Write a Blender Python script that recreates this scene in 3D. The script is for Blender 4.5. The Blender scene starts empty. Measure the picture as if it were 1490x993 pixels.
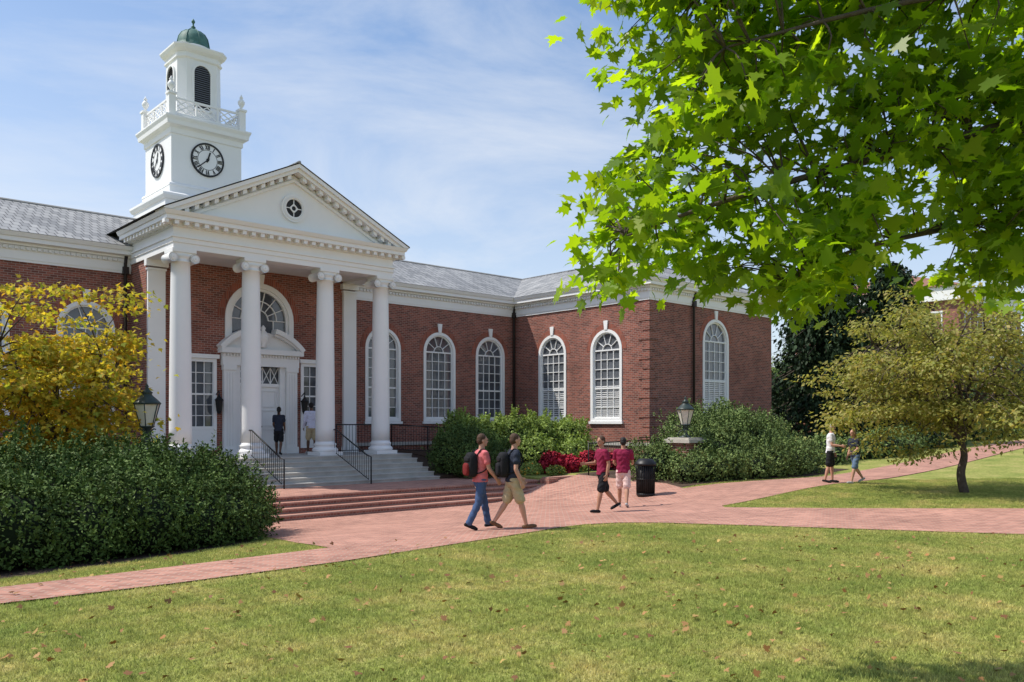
import bpy,bmesh,math,random
import numpy as np
from mathutils import Vector,Matrix
from mathutils.geometry import tessellate_polygon
random.seed(7); RNG=np.random.default_rng(11)
scene=bpy.context.scene
rad=math.radians
# viewing frame (metres): camera stands at origin, looks along F, right = R
TH=rad(42.4); FX,FY=math.sin(TH),math.cos(TH); RX,RY=math.cos(TH),-math.sin(TH)
def site(r,d): return (FX*d+RX*r, FY*d+RY*r)
def S(t):
    t=min(1.0,max(0.0,t)); return t*t*(3-2*t)
def h(x,y):
    return -.55*S((y-10.5)/9)*(1-S((x-17)/6))+.15*S((x-17)/7)+.8*S((x-26)/28)

# ------------------------------------------------------------ materials
MATS={}
def newmat(name):
    m=bpy.data.materials.new(name); m.use_nodes=True; n=m.node_tree.nodes; n.clear()
    return m,n,m.node_tree.links
def M(name,col,rough=.6,var=.12,vscale=2.,bump=0.,bscale=40.,metal=0.,spec=.3,col2=None,fine=0.):
    if name in MATS: return MATS[name]
    m,n,l=newmat(name); o=n.new('ShaderNodeOutputMaterial'); p=n.new('ShaderNodeBsdfPrincipled')
    l.new(p.outputs[0],o.inputs[0]); p.inputs['Roughness'].default_value=rough; p.inputs['Metallic'].default_value=metal
    p.inputs['Specular IOR Level'].default_value=spec
    g=n.new('ShaderNodeNewGeometry'); no=n.new('ShaderNodeTexNoise'); no.inputs['Scale'].default_value=vscale; no.inputs['Detail'].default_value=6
    no.inputs['Roughness'].default_value=.65
    l.new(g.outputs['Position'],no.inputs['Vector'])
    r=n.new('ShaderNodeValToRGB'); l.new(no.outputs['Fac'],r.inputs[0])
    c2=col2 if col2 else [min(1,c*(1+var)) for c in col]
    c1=col if col2 else [c*(1-var) for c in col]
    r.color_ramp.elements[0].position=.3; r.color_ramp.elements[1].position=.7
    r.color_ramp.elements[0].color=(*c1,1); r.color_ramp.elements[1].color=(*c2,1)
    l.new(r.outputs[0],p.inputs['Base Color'])
    if bump:
        b2=n.new('ShaderNodeTexNoise'); b2.inputs['Scale'].default_value=bscale; b2.inputs['Detail'].default_value=4
        l.new(g.outputs['Position'],b2.inputs['Vector'])
        b=n.new('ShaderNodeBump'); b.inputs['Strength'].default_value=bump; b.inputs['Distance'].default_value=.02
        l.new(b2.outputs['Fac'],b.inputs['Height']); l.new(b.outputs[0],p.inputs['Normal'])
    MATS[name]=m; return m
def brickmat(name,c1,c2,cm,bw,rh,ms,mode='wall',rough=.85,big=.25,rot=0.,bigscale=.35,bump=.4):
    m,n,l=newmat(name); o=n.new('ShaderNodeOutputMaterial'); p=n.new('ShaderNodeBsdfPrincipled')
    l.new(p.outputs[0],o.inputs[0]); p.inputs['Roughness'].default_value=rough; p.inputs['Specular IOR Level'].default_value=.2
    g=n.new('ShaderNodeNewGeometry')
    if mode=='wall' or mode=='roof':
        sp=n.new('ShaderNodeSeparateXYZ'); l.new(g.outputs['Position'],sp.inputs[0])
        a=n.new('ShaderNodeMath'); l.new(sp.outputs[0],a.inputs[0]); l.new(sp.outputs[1],a.inputs[1])
        zz=n.new('ShaderNodeMath'); zz.operation='MULTIPLY'; l.new(sp.outputs[2],zz.inputs[0]); zz.inputs[1].default_value=1 if mode=='wall' else 2.6
        if mode=='roof':
            nm=n.new('ShaderNodeSeparateXYZ'); l.new(g.outputs['Normal'],nm.inputs[0])
            ab=n.new('ShaderNodeMath'); ab.operation='ABSOLUTE'; l.new(nm.outputs[0],ab.inputs[0])
            gt=n.new('ShaderNodeMath'); gt.operation='GREATER_THAN'; l.new(ab.outputs[0],gt.inputs[0]); gt.inputs[1].default_value=.2
            mx=n.new('ShaderNodeMix'); l.new(gt.outputs[0],mx.inputs[0]); l.new(sp.outputs[0],mx.inputs[2]); l.new(sp.outputs[1],mx.inputs[3]); src=mx.outputs[0]
        else: src=a.outputs[0]
        cb=n.new('ShaderNodeCombineXYZ'); l.new(src,cb.inputs[0]); l.new(zz.outputs[0],cb.inputs[1]); vec=cb.outputs[0]
    else:
        mp=n.new('ShaderNodeMapping'); l.new(g.outputs['Position'],mp.inputs[0]); mp.inputs['Rotation'].default_value=(0,0,rot); vec=mp.outputs[0]
    b=n.new('ShaderNodeTexBrick'); l.new(vec,b.inputs['Vector']); b.inputs['Scale'].default_value=1
    b.inputs['Brick Width'].default_value=bw; b.inputs['Row Height'].default_value=rh; b.inputs['Mortar Size'].default_value=ms
    b.inputs['Mortar Smooth'].default_value=.3; b.inputs['Bias'].default_value=-.15
    b.inputs['Color1'].default_value=(*c1,1); b.inputs['Color2'].default_value=(*c2,1); b.inputs['Mortar'].default_value=(*cm,1)
    no=n.new('ShaderNodeTexNoise'); no.inputs['Scale'].default_value=bigscale; no.inputs['Detail'].default_value=8; no.inputs['Roughness'].default_value=.7
    l.new(g.outputs['Position'],no.inputs['Vector'])
    mr=n.new('ShaderNodeMapRange'); l.new(no.outputs['Fac'],mr.inputs[0]); mr.inputs[1].default_value=.3; mr.inputs[2].default_value=.7
    mr.inputs[3].default_value=1-big; mr.inputs[4].default_value=1+big
    mu=n.new('ShaderNodeVectorMath'); mu.operation='SCALE'; l.new(b.outputs['Color'],mu.inputs[0]); l.new(mr.outputs[0],mu.inputs['Scale'])
    l.new(mu.outputs[0],p.inputs['Base Color'])
    if bump:
        bm=n.new('ShaderNodeBump'); bm.inputs['Strength'].default_value=bump; bm.inputs['Distance'].default_value=.01; bm.invert=True
        l.new(b.outputs['Fac'],bm.inputs['Height']); l.new(bm.outputs[0],p.inputs['Normal'])
    MATS[name]=m; return m
def foliage(name,cols,trans=.35,tcol=None,rough=.6,spec=.12,big=.25):
    m,n,l=newmat(name); o=n.new('ShaderNodeOutputMaterial'); p=n.new('ShaderNodeBsdfPrincipled')
    g=n.new('ShaderNodeNewGeometry'); r=n.new('ShaderNodeValToRGB'); l.new(g.outputs['Random Per Island'],r.inputs[0])
    e=r.color_ramp.elements
    while len(e)<len(cols): e.new(.5)
    for i,c in enumerate(cols):
        e[i].position=i/(len(cols)-1); e[i].color=(*c,1)
    no=n.new('ShaderNodeTexNoise'); no.inputs['Scale'].default_value=1.3; l.new(g.outputs['Position'],no.inputs['Vector'])
    mr=n.new('ShaderNodeMapRange'); l.new(no.outputs['Fac'],mr.inputs[0]); mr.inputs[1].default_value=.3; mr.inputs[2].default_value=.7; mr.inputs[3].default_value=1-big; mr.inputs[4].default_value=1+big
    sc=n.new('ShaderNodeVectorMath'); sc.operation='SCALE'; l.new(r.outputs[0],sc.inputs[0]); l.new(mr.outputs[0],sc.inputs['Scale'])
    l.new(sc.outputs[0],p.inputs['Base Color']); p.inputs['Roughness'].default_value=rough; p.inputs['Specular IOR Level'].default_value=spec
    if trans>0:
        t=n.new('ShaderNodeBsdfTranslucent'); mx=n.new('ShaderNodeMixShader')
        tm=n.new('ShaderNodeVectorMath'); tm.operation='MULTIPLY'; l.new(sc.outputs[0],tm.inputs[0]); tm.inputs[1].default_value=tcol or (2.2,2.2,.9)
        l.new(tm.outputs[0],t.inputs[0]); mx.inputs[0].default_value=trans
        l.new(p.outputs[0],mx.inputs[1]); l.new(t.outputs[0],mx.inputs[2]); l.new(mx.outputs[0],o.inputs[0])
    else: l.new(p.outputs[0],o.inputs[0])
    MATS[name]=m; return m

brick=brickmat('brick_wall',(.30,.100,.070),(.115,.045,.038),(.33,.24,.20),.215,.075,.010,bigscale=.8)
brick_arch=brickmat('brick_arch',(.33,.10,.065),(.20,.065,.045),(.28,.18,.14),.08,.3,.008)
paver=brickmat('brick_paving',(.47,.225,.165),(.27,.12,.09),(.40,.30,.24),.21,.105,.010,mode='floor',rot=.785,big=.22,bigscale=.6,bump=.2)
stepbrick=brickmat('brick_steps',(.36,.15,.11),(.22,.085,.065),(.34,.25,.20),.1,.125,.01,bump=.3)
slate=brickmat('roof_slate',(.35,.35,.345),(.19,.195,.20),(.09,.09,.095),.26,.5,.02,mode='roof',big=.18,rough=.7,bump=.5)
white=M('white_paint',(.82,.82,.81),.5,.025,.8,spec=.35)
white2=M('white_trim',(.76,.76,.75),.6,.04,1.5)
stone=M('step_stone',(.45,.43,.39),.8,.18,1.5,bump=.3)
capstone=M('cap_stone',(.45,.42,.36),.8,.15,4,bump=.3)
iron=M('black_iron',(.012,.012,.013),.45,.1)
iron_g=M('lamp_iron',(.03,.045,.04),.4,.2,8)
lampglass=M('lamp_glass',(.62,.6,.52),.25,.08,5,spec=.5)
copper=M('copper_patina',(.065,.15,.13),.6,.3,4,bump=.2)
mulch=M('mulch_soil',(.07,.045,.03),.95,.4,9,bump=.8,bscale=30)
bark=M('bark',(.09,.07,.055),.9,.3,10,bump=.8,bscale=50)
def glassmat(name,a,b,sc):
    return M(name,a,.05,0,sc,spec=.8,col2=b)
glass=glassmat('window_glass',(.03,.035,.045),(.13,.145,.165),.9)
glass2=glassmat('window_glass_blinds',(.06,.07,.08),(.17,.18,.20),.9)
ventm=M('louvre_grey',(.16,.17,.19),.6,.1)
ink=M('clock_black',(.02,.02,.022),.5,.1)
def grasscol(n,l,mul):
    g=n.new('ShaderNodeNewGeometry')
    a=n.new('ShaderNodeTexNoise'); a.inputs['Scale'].default_value=.7; a.inputs['Detail'].default_value=8; a.inputs['Roughness'].default_value=.72; l.new(g.outputs['Position'],a.inputs['Vector'])
    r=n.new('ShaderNodeValToRGB'); l.new(a.outputs['Fac'],r.inputs[0]); e=r.color_ramp.elements; e.new(.5)
    for el,(p,c) in zip(e,[(.32,(.215,.265,.065)),(.5,(.32,.335,.095)),(.70,(.50,.42,.17))]): el.position=p; el.color=(c[0]*mul,c[1]*mul,c[2]*mul,1)
    b=n.new('ShaderNodeTexNoise'); b.inputs['Scale'].default_value=14; b.inputs['Detail'].default_value=6; l.new(g.outputs['Position'],b.inputs['Vector'])
    mr=n.new('ShaderNodeMapRange'); l.new(b.outputs['Fac'],mr.inputs[0]); mr.inputs[1].default_value=.3; mr.inputs[2].default_value=.7; mr.inputs[3].default_value=.68; mr.inputs[4].default_value=1.3
    sc=n.new('ShaderNodeVectorMath'); sc.operation='SCALE'; l.new(r.outputs[0],sc.inputs[0]); l.new(mr.outputs[0],sc.inputs['Scale'])
    return sc.outputs[0]
def groundmat():
    m,n,l=newmat('lawn_ground'); o=n.new('ShaderNodeOutputMaterial'); p=n.new('ShaderNodeBsdfPrincipled'); l.new(p.outputs[0],o.inputs[0])
    p.inputs['Roughness'].default_value=.95; p.inputs['Specular IOR Level'].default_value=.05
    l.new(grasscol(n,l,.8),p.inputs['Base Color']); return m
lawn=groundmat()
def blademat():
    m,n,l=newmat('grass_blades'); o=n.new('ShaderNodeOutputMaterial'); p=n.new('ShaderNodeBsdfPrincipled'); t=n.new('ShaderNodeBsdfTranslucent'); mx=n.new('ShaderNodeMixShader')
    c=grasscol(n,l,1.3); g=n.new('ShaderNodeNewGeometry'); mr=n.new('ShaderNodeMapRange'); l.new(g.outputs['Random Per Island'],mr.inputs[0]); mr.inputs[3].default_value=.6; mr.inputs[4].default_value=1.45
    sc=n.new('ShaderNodeVectorMath'); sc.operation='SCALE'; l.new(c,sc.inputs[0]); l.new(mr.outputs[0],sc.inputs['Scale'])
    l.new(sc.outputs[0],p.inputs['Base Color']); l.new(sc.outputs[0],t.inputs[0]); p.inputs['Roughness'].default_value=.6; p.inputs['Specular IOR Level'].default_value=.2
    mx.inputs[0].default_value=.4; l.new(p.outputs[0],mx.inputs[1]); l.new(t.outputs[0],mx.inputs[2]); l.new(mx.outputs[0],o.inputs[0]); return m
blades=blademat()

# ------------------------------------------------------------ mesh tools
def empty(name):
    e=bpy.data.objects.new(name,None); scene.collection.objects.link(e); return e
class MB:
    def __init__(s): s.v=[];s.f=[];s.m=[];s.s=[]
    def add(s,V,Fc,mat=0,sm=False):
        o=len(s.v); s.v+= [tuple(p) for p in V]; s.f+=[tuple(i+o for i in f) for f in Fc]; s.m+=[mat]*len(Fc); s.s+=[sm]*len(Fc)
    def box(s,x0,x1,y0,y1,z0,z1,mat=0):
        V=[(x,y,z) for z in (z0,z1) for y in (y0,y1) for x in (x0,x1)]
        s.add(V,[(0,1,3,2),(4,6,7,5),(0,4,5,1),(2,3,7,6),(0,2,6,4),(1,5,7,3)],mat)
    def mbox(s,f,u0,u1,z0,z1,n0,n1,mat=0):
        V=[f(u,z,n) for z in (z0,z1) for n in (n0,n1) for u in (u0,u1)]
        s.add(V,[(0,1,3,2),(4,6,7,5),(0,4,5,1),(2,3,7,6),(0,2,6,4),(1,5,7,3)],mat)
    def mbar(s,f,a,b,w,n0,n1,mat=0):
        dx,dz=b[0]-a[0],b[1]-a[1]; L=math.hypot(dx,dz) or 1; px,pz=-dz/L*w/2,dx/L*w/2
        q=[(a[0]+px,a[1]+pz),(b[0]+px,b[1]+pz),(b[0]-px,b[1]-pz),(a[0]-px,a[1]-pz)]
        s.prism(f,q,n0,n1,mat)
    def prism(s,f,q,n0,n1,mat=0,sm=False):
        k=len(q); V=[f(u,z,n0) for u,z in q]+[f(u,z,n1) for u,z in q]
        s.add(V,[tuple(range(k)),tuple(range(2*k-1,k-1,-1))]+[(i,(i+1)%k,k+(i+1)%k,k+i) for i in range(k)],mat,sm)
    def ring(s,f,o,i,n0,n1,mat=0):
        k=len(o); V=[f(u,z,n1) for u,z in o]+[f(u,z,n1) for u,z in i]+[f(u,z,n0) for u,z in o]+[f(u,z,n0) for u,z in i]
        F=[]
        for a in range(k):
            b=(a+1)%k; F+=[(a,b,k+b,k+a),(a,b,2*k+b,2*k+a),(k+a,k+b,3*k+b,3*k+a)]
        s.add(V,F,mat)
    def lathe(s,prof,c,seg=24,mat=0,sm=True,rot=0.):
        V=[];F=[]
        for r,z in prof:
            for i in range(seg):
                a=rot+2*math.pi*i/seg; V.append((c[0]+r*math.cos(a),c[1]+r*math.sin(a),c[2]+z))
        for j in range(len(prof)-1):
            for i in range(seg):
                k=(i+1)%seg; F.append((j*seg+i,j*seg+k,(j+1)*seg+k,(j+1)*seg+i))
        F.append(tuple(range(seg))[::-1]); F.append(tuple((len(prof)-1)*seg+i for i in range(seg)))
        s.add(V,F,mat,sm)
    def tube(s,pts,radii,seg=8,mat=0,sm=True,flat=1.):
        pts=[Vector(p) for p in pts]
        if not hasattr(radii,'__len__'): radii=[radii]*len(pts)
        V=[];F=[]; up=Vector((0,0,1)); prev=None
        for i,p in enumerate(pts):
            t=(pts[min(i+1,len(pts)-1)]-pts[max(i-1,0)]).normalized()
            if prev is None:
                a=t.cross(up)
                if a.length<.05: a=t.cross(Vector((0,1,0)))
                a.normalize()
            else:
                a=prev-t*prev.dot(t)
                if a.length<1e-4: a=t.orthogonal()
                a.normalize()
            prev=a; b=t.cross(a)
            for k in range(seg):
                an=2*math.pi*k/seg; V.append(p+(a*math.cos(an)+b*math.sin(an)*flat)*radii[i])
        n=len(pts)
        for j in range(n-1):
            for k in range(seg):
                k2=(k+1)%seg; F.append((j*seg+k,j*seg+k2,(j+1)*seg+k2,(j+1)*seg+k))
        F.append(tuple(range(seg))[::-1]); F.append(tuple((n-1)*seg+k for k in range(seg)))
        s.add(V,F,mat,sm)
    def sphere(s,c,r,seg=14,rings=9,mat=0):
        if not hasattr(r,'__len__'): r=(r,r,r)
        V=[];F=[]
        for j in range(rings+1):
            ph=math.pi*j/rings
            for i in range(seg):
                a=2*math.pi*i/seg; V.append((c[0]+r[0]*math.sin(ph)*math.cos(a),c[1]+r[1]*math.sin(ph)*math.sin(a),c[2]+r[2]*math.cos(ph)))
        for j in range(rings):
            for i in range(seg):
                k=(i+1)%seg; F.append((j*seg+i,j*seg+k,(j+1)*seg+k,(j+1)*seg+i))
        s.add(V,F,mat,True)
    def obj(s,name,mats,parent=None,merge=False):
        me=bpy.data.meshes.new(name); me.from_pydata(s.v,[],s.f)
        for m in mats: me.materials.append(m)
        me.polygons.foreach_set('material_index',s.m); me.polygons.foreach_set('use_smooth',s.s); me.update()
        o=bpy.data.objects.new(name,me); scene.collection.objects.link(o)
        if parent: o.parent=parent
        return o
def fast_mesh(name,V,Fa,mats,parent=None):
    me=bpy.data.meshes.new(name); V=np.asarray(V,dtype=np.float32); Fa=np.asarray(Fa,dtype=np.int32)
    me.vertices.add(len(V)); me.vertices.foreach_set('co',V.ravel())
    F,k=Fa.shape; me.loops.add(F*k); me.loops.foreach_set('vertex_index',Fa.ravel())
    me.polygons.add(F); me.polygons.foreach_set('loop_start',np.arange(F,dtype=np.int32)*k)
    me.update(calc_edges=True); me.validate()
    for m in mats: me.materials.append(m)
    o=bpy.data.objects.new(name,me); scene.collection.objects.link(o)
    if parent: o.parent=parent
    return o
def nrm(A): return A/np.maximum(np.linalg.norm(A,axis=-1,keepdims=True),1e-9)
T_LEAF=np.array([(0,0,0),(.28,.45,.07),(0,1,-.05),(-.28,.45,.07)])
T_WIDE=np.array([(0,0,0),(.42,.45,.10),(0,1,-.10),(-.42,.45,.10)])
_R=[(0.03,0.0),(0.26,-0.12),(0.24,0.06),(0.56,0.14),(0.42,0.28),(0.62,0.50),(0.32,0.44),(0.19,0.50),(0.25,0.72),(0.10,0.70)]
_o=_R+[(0,1.0)]+[(-x,y) for x,y in _R[::-1]]
T_MAPLE=np.array([(x,y,-.30*(x*x+(y-.4)**2)+.28*abs(x)) for x,y in _o])
def leaves(name,C,N,size,T,mats,parent=None,tip=None,rng=RNG):
    C=np.asarray(C); n=len(C); N=nrm(N)
    t=rng.normal(size=(n,3)) if tip is None else tip
    B=nrm(t-N*np.sum(t*N,axis=1,keepdims=True)); A=np.cross(B,N)
    s=(size*(.65+.7*rng.random(n)))[:,None,None]
    V=C[:,None,:]+s*(T[None,:,0:1]*A[:,None,:]+T[None,:,1:2]*B[:,None,:]+T[None,:,2:3]*N[:,None,:])
    k=len(T); Fa=np.arange(n*k).reshape(n,k)
    return fast_mesh(name,V.reshape(-1,3),Fa,mats,parent)
def blob_leaves(name,blobs,n,size,mats,parent,T=T_LEAF,lump=.16,zmin=None,inner=.72,rng=RNG,up=.3,sprig=0.,shag=.035):
    B=np.array(blobs,dtype=float); w=(B[:,3]*B[:,4]+B[:,4]*B[:,5]+B[:,3]*B[:,5]); w/=w.sum()
    idx=rng.choice(len(B),size=int(n*1.6),p=w); D=nrm(rng.normal(size=(len(idx),3))); D[:,2]=np.where(D[:,2]<-.72,-D[:,2],D[:,2])
    ph=idx*1.7
    lum=np.sin(D[:,0]*7+ph)*np.sin(D[:,1]*8+ph*2)+.6*np.sin(D[:,2]*13+D[:,0]*11+ph)+.4*np.sin(D[:,1]*23+D[:,0]*19)
    rr=1-(1-inner)*rng.random(len(idx))**1.6+lump*lum*.55+rng.normal(size=len(idx))*shag
    P=B[idx,:3]+D*B[idx,3:6]*rr[:,None]
    keep=np.ones(len(P),bool)
    for j in range(len(B)):
        q=np.linalg.norm((P-B[j,:3])/B[j,3:6],axis=1); keep&=~((q<inner*.9)&(idx!=j))
    if zmin is not None: keep&=P[:,2]>zmin
    P=P[keep][:n]; D=D[keep][:n]
    N=D*.7+rng.normal(size=P.shape)*.55+np.array([0,0,up]); tip=None
    if sprig:
        m=int(len(P)*sprig/14); k=rng.choice(len(P),m); base=P[k]; dr=nrm(D[k]*.6+rng.normal(size=(m,3))*.25+np.array([0,0,.9])); L=size*(1.5+3.5*rng.random(m))
        ii=np.repeat(np.arange(m),14); tt=rng.random(len(ii)); Q=base[ii]+dr[ii]*(L[ii]*tt)[:,None]+rng.normal(size=(len(ii),3))*size*.16
        tQ=dr[ii]+rng.normal(size=Q.shape)*.45; NQ=rng.normal(size=Q.shape)+D[k][ii]*.5
        tP=D*.5+rng.normal(size=P.shape)*.8+np.array([0,0,.5]); P=np.concatenate([P,Q]); N=np.concatenate([N,NQ]); tip=np.concatenate([tP,tQ])
    return leaves(name,P,N,size,T,mats,parent,tip=tip,rng=rng)
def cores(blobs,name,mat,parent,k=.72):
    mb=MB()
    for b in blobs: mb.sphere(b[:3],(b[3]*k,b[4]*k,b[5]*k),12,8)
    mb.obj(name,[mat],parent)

# ------------------------------------------------------------ terrain
def axis(lo,hi,step,ext): 
    a=list(np.arange(lo,hi+1e-6,step)); return [lo-e for e in ext[::-1]]+a+[e+hi for e in ext]
xs=axis(-20,62,.5,[10,30,70,120,300,800,1800]); ys=axis(-10,42,.5,[10,30,70,120,300,800,1800])
V=[(x,y,h(x,y)) for y in ys for x in xs]; nx=len(xs)
Fc=[(j*nx+i,j*nx+i+1,(j+1)*nx+i+1,(j+1)*nx+i) for j in range(len(ys)-1) for i in range(nx-1)]
g=fast_mesh('ground',V,Fc,[lawn]); g.data.polygons.foreach_set('use_smooth',[True]*len(Fc))
def drape(name,poly,mat,off):
    bm=bmesh.new(); vs=[bm.verts.new((x,y,0)) for x,y in poly]
    for t in tessellate_polygon([[Vector((x,y,0)) for x,y in poly]]):
        try:
            a,b,c=[poly[i] for i in t]; ar=(b[0]-a[0])*(c[1]-a[1])-(b[1]-a[1])*(c[0]-a[0])
            if abs(ar)<1e-7: continue
            bm.faces.new([vs[i] for i in (t if ar>0 else t[::-1])])
        except ValueError: pass
    x0=min(p[0] for p in poly);x1=max(p[0] for p in poly);y0=min(p[1] for p in poly);y1=max(p[1] for p in poly)
    for ax,a,b in ((0,x0,x1),(1,y0,y1)):
        k=math.ceil(a*2)/2
        while k<b:
            co=[0,0,0]; no=[0,0,0]; co[ax]=k; no[ax]=1
            bmesh.ops.bisect_plane(bm,geom=bm.verts[:]+bm.edges[:]+bm.faces[:],plane_co=co,plane_no=no); k+=.5
    for v in bm.verts: v.co.z=h(v.co.x,v.co.y)+off
    me=bpy.data.meshes.new(name); bm.normal_update(); bm.to_mesh(me); bm.free(); me.materials.append(mat)
    for p in me.polygons: p.use_smooth=True
    o=bpy.data.objects.new(name,me); scene.collection.objects.link(o); return o
PLAZA=[(-12,10.8),(2.1,10.75),(3.92,10.62),(6.4,10.65),(8.4,10.88),(10.4,11.12),(11.6,11.3),(12.3,11.28),(12.9,11.0),(13.5,10.4),(14.5,8.86),(16.95,4.92),(24,-6.4),(29,-4.6),(21,6.08),(17.3,11.0),(17.15,11.3),(17.5,11.6),
 (20.95,11.85),(24,12.05),(27.6,12.0),(33,12.3),(45,13.1),(60,14.5),(60,16.6),(52,15.6),(40,14.9),(32,14.3),(26.9,13.9),(22.8,14.5),(20.9,15.2),(21.6,16.4),(22.2,20.75),(8.6,20.75),(8.6,18.6),(8.1,16.5),(7.35,13.8),(7.1,12.25),(4,12.1),(2.3,12.05),(-12,12.05)]
drape('brick_path',PLAZA,paver,.02)
BEDL=[(-12,13.1),(2.9,13.2),(5.5,14.2),(7.4,15.6),(8.2,17.0),(8.55,18.6),(8.55,21),(-12,21)]
drape('mulch_bed',BEDL,mulch,.012)
BEDR=[(20.9,15.5),(22.6,15.0),(27,14.4),(31,14.9),(31,21),(22.3,21)]
drape('mulch_bed',BEDR,mulch,.012)
def inpoly(x,y,P):
    c=False; j=len(P)-1
    for i in range(len(P)):
        if (P[i][1]>y)!=(P[j][1]>y) and x<(P[j][0]-P[i][0])*(y-P[i][1])/(P[j][1]-P[i][1])+P[i][0]: c=not c
        j=i
    return c
def bladeV(X,Y,Z):
    n=len(X); a=RNG.random(n)*6.28; w=.0035+.003*RNG.random(n); H=.018+.03*RNG.random(n)
    dx,dy=np.cos(a)*w,np.sin(a)*w; lx=RNG.normal(size=n)*.018; ly=RNG.normal(size=n)*.018
    return np.stack([np.stack([X-dx,Y-dy,Z],1),np.stack([X+dx,Y+dy,Z],1),np.stack([X+lx,Y+ly,Z+H],1)],1).reshape(-1,3)
def patch(n,sz):
    P=RNG.random((n,2))*sz-sz/2; V=bladeV(P[:,0],P[:,1],np.zeros(n))
    me_o=fast_mesh('grass_patch',V,np.arange(3*n).reshape(n,3),[blades]); me=me_o.data; bpy.data.objects.remove(me_o); return me
SZ=.5
pm=[patch(1300,SZ*1.15) for _ in range(6)]
grass=empty('lawn_grass')
REG=(PLAZA,BEDL,BEDR)
def inany(x,y): return any(inpoly(x,y,P) for P in REG)
def okgrass(x,y,m=.27):
    for dx in (-m,m):
        for dy in (-m,m):
            if inany(x+dx,y+dy): return False
    return True
def view_ok(x,y):
    d=FX*x+FY*y; r=RX*x+RY*y
    return 4.5<d<27 and abs(r/d)<.75 and not (y>20 or (y>15 and x>8.4 and x<31))
cells=[]
for i in range(-10,90):
    for j in range(-8,60):
        x,y=i*SZ,j*SZ
        if not view_ok(x,y): continue
        if not okgrass(x,y):
            if not inany(x,y) or any(not inany(x+a,y+b) for a in (-.28,.28) for b in (-.28,.28)): cells.append((x,y))
            continue
        o=bpy.data.objects.new('grass_patch',random.choice(pm)); scene.collection.objects.link(o); o.parent=grass
        o.location=(x,y,h(x,y)-.003); o.rotation_euler=(0,0,random.choice([0,1,2,3])*math.pi/2+random.uniform(-.1,.1)); s=random.uniform(.85,1.15); o.scale=(1,1,s)
EX=[];EY=[];EZ=[]
for (x,y) in cells:
    for _ in range(700):
        a,b=x+random.uniform(-.27,.27),y+random.uniform(-.27,.27)
        if not inany(a,b): EX.append(a);EY.append(b);EZ.append(h(a,b)-.003)
if EX:
    V=bladeV(np.array(EX),np.array(EY),np.array(EZ)); fast_mesh('grass_edge',V,np.arange(len(V)).reshape(-1,3),[blades],grass)
fl=foliage('dry_leaf',[(.30,.14,.05),(.38,.22,.09),(.18,.08,.04),(.42,.30,.10)],0)
P=[]
for _ in range(640):
    d=random.uniform(6,15)**1.0; r=random.uniform(-.62,.62)*d; x,y=site(r,d)
    if inpoly(x,y,PLAZA) and random.random()<.8: continue
    if random.random()<.35: d=random.uniform(6,9)
    P.append((x,y,h(x,y)+.045))
P=np.array(P); leaves('fallen_leaves',P,np.array([0,0,1.])+RNG.normal(size=P.shape)*.45,.06,T_MAPLE,[fl])

# ------------------------------------------------------------ main building
hall=empty('brick_building_with_portico')
def mS(Y0): return lambda u,z,n:(u,Y0-n,z)
def mW(X0): return lambda u,z,n:(X0-n,u,z)
def mE(X0): return lambda u,z,n:(X0+n,u,z)
def mN(Y0): return lambda u,z,n:(u,Y0+n,z)
def arch(cx,w,z0,zt,seg=18):
    r=w/2; sp=zt-r
    return [(cx-r,z0),(cx+r,z0)]+[(cx+r*math.cos(math.pi*i/seg),sp+r*math.sin(math.pi*i/seg)) for i in range(seg+1)]
def rect(u0,u1,z0,z1): return [(u0,z0),(u1,z0),(u1,z1),(u0,z1)]
def wall(mb,f,u0,u1,z0,z1,holes,depth=.2,mat=0,rmat=0):
    bm=bmesh.new(); es=[]
    for lp in [rect(u0,u1,z0,z1)]+holes:
        vs=[bm.verts.new((u,z,0)) for u,z in lp]
        for i in range(len(vs)): es.append(bm.edges.new((vs[i],vs[(i+1)%len(vs)])))
    bmesh.ops.triangle_fill(bm,edges=es,use_beauty=True,use_dissolve=False)
    bm.verts.index_update()
    mb.add([f(v.co.x,v.co.y,0) for v in bm.verts],[tuple(v.index for v in fc.verts) for fc in bm.faces],mat); bm.free()
    for lp in holes:
        k=len(lp); mb.add([f(u,z,0) for u,z in lp]+[f(u,z,-depth) for u,z in lp],[(i,(i+1)%k,k+(i+1)%k,k+i) for i in range(k)],rmat)
BM=[brick,white,glass,brick_arch,glass2,white2,ink,stone,iron,ventm]
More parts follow.
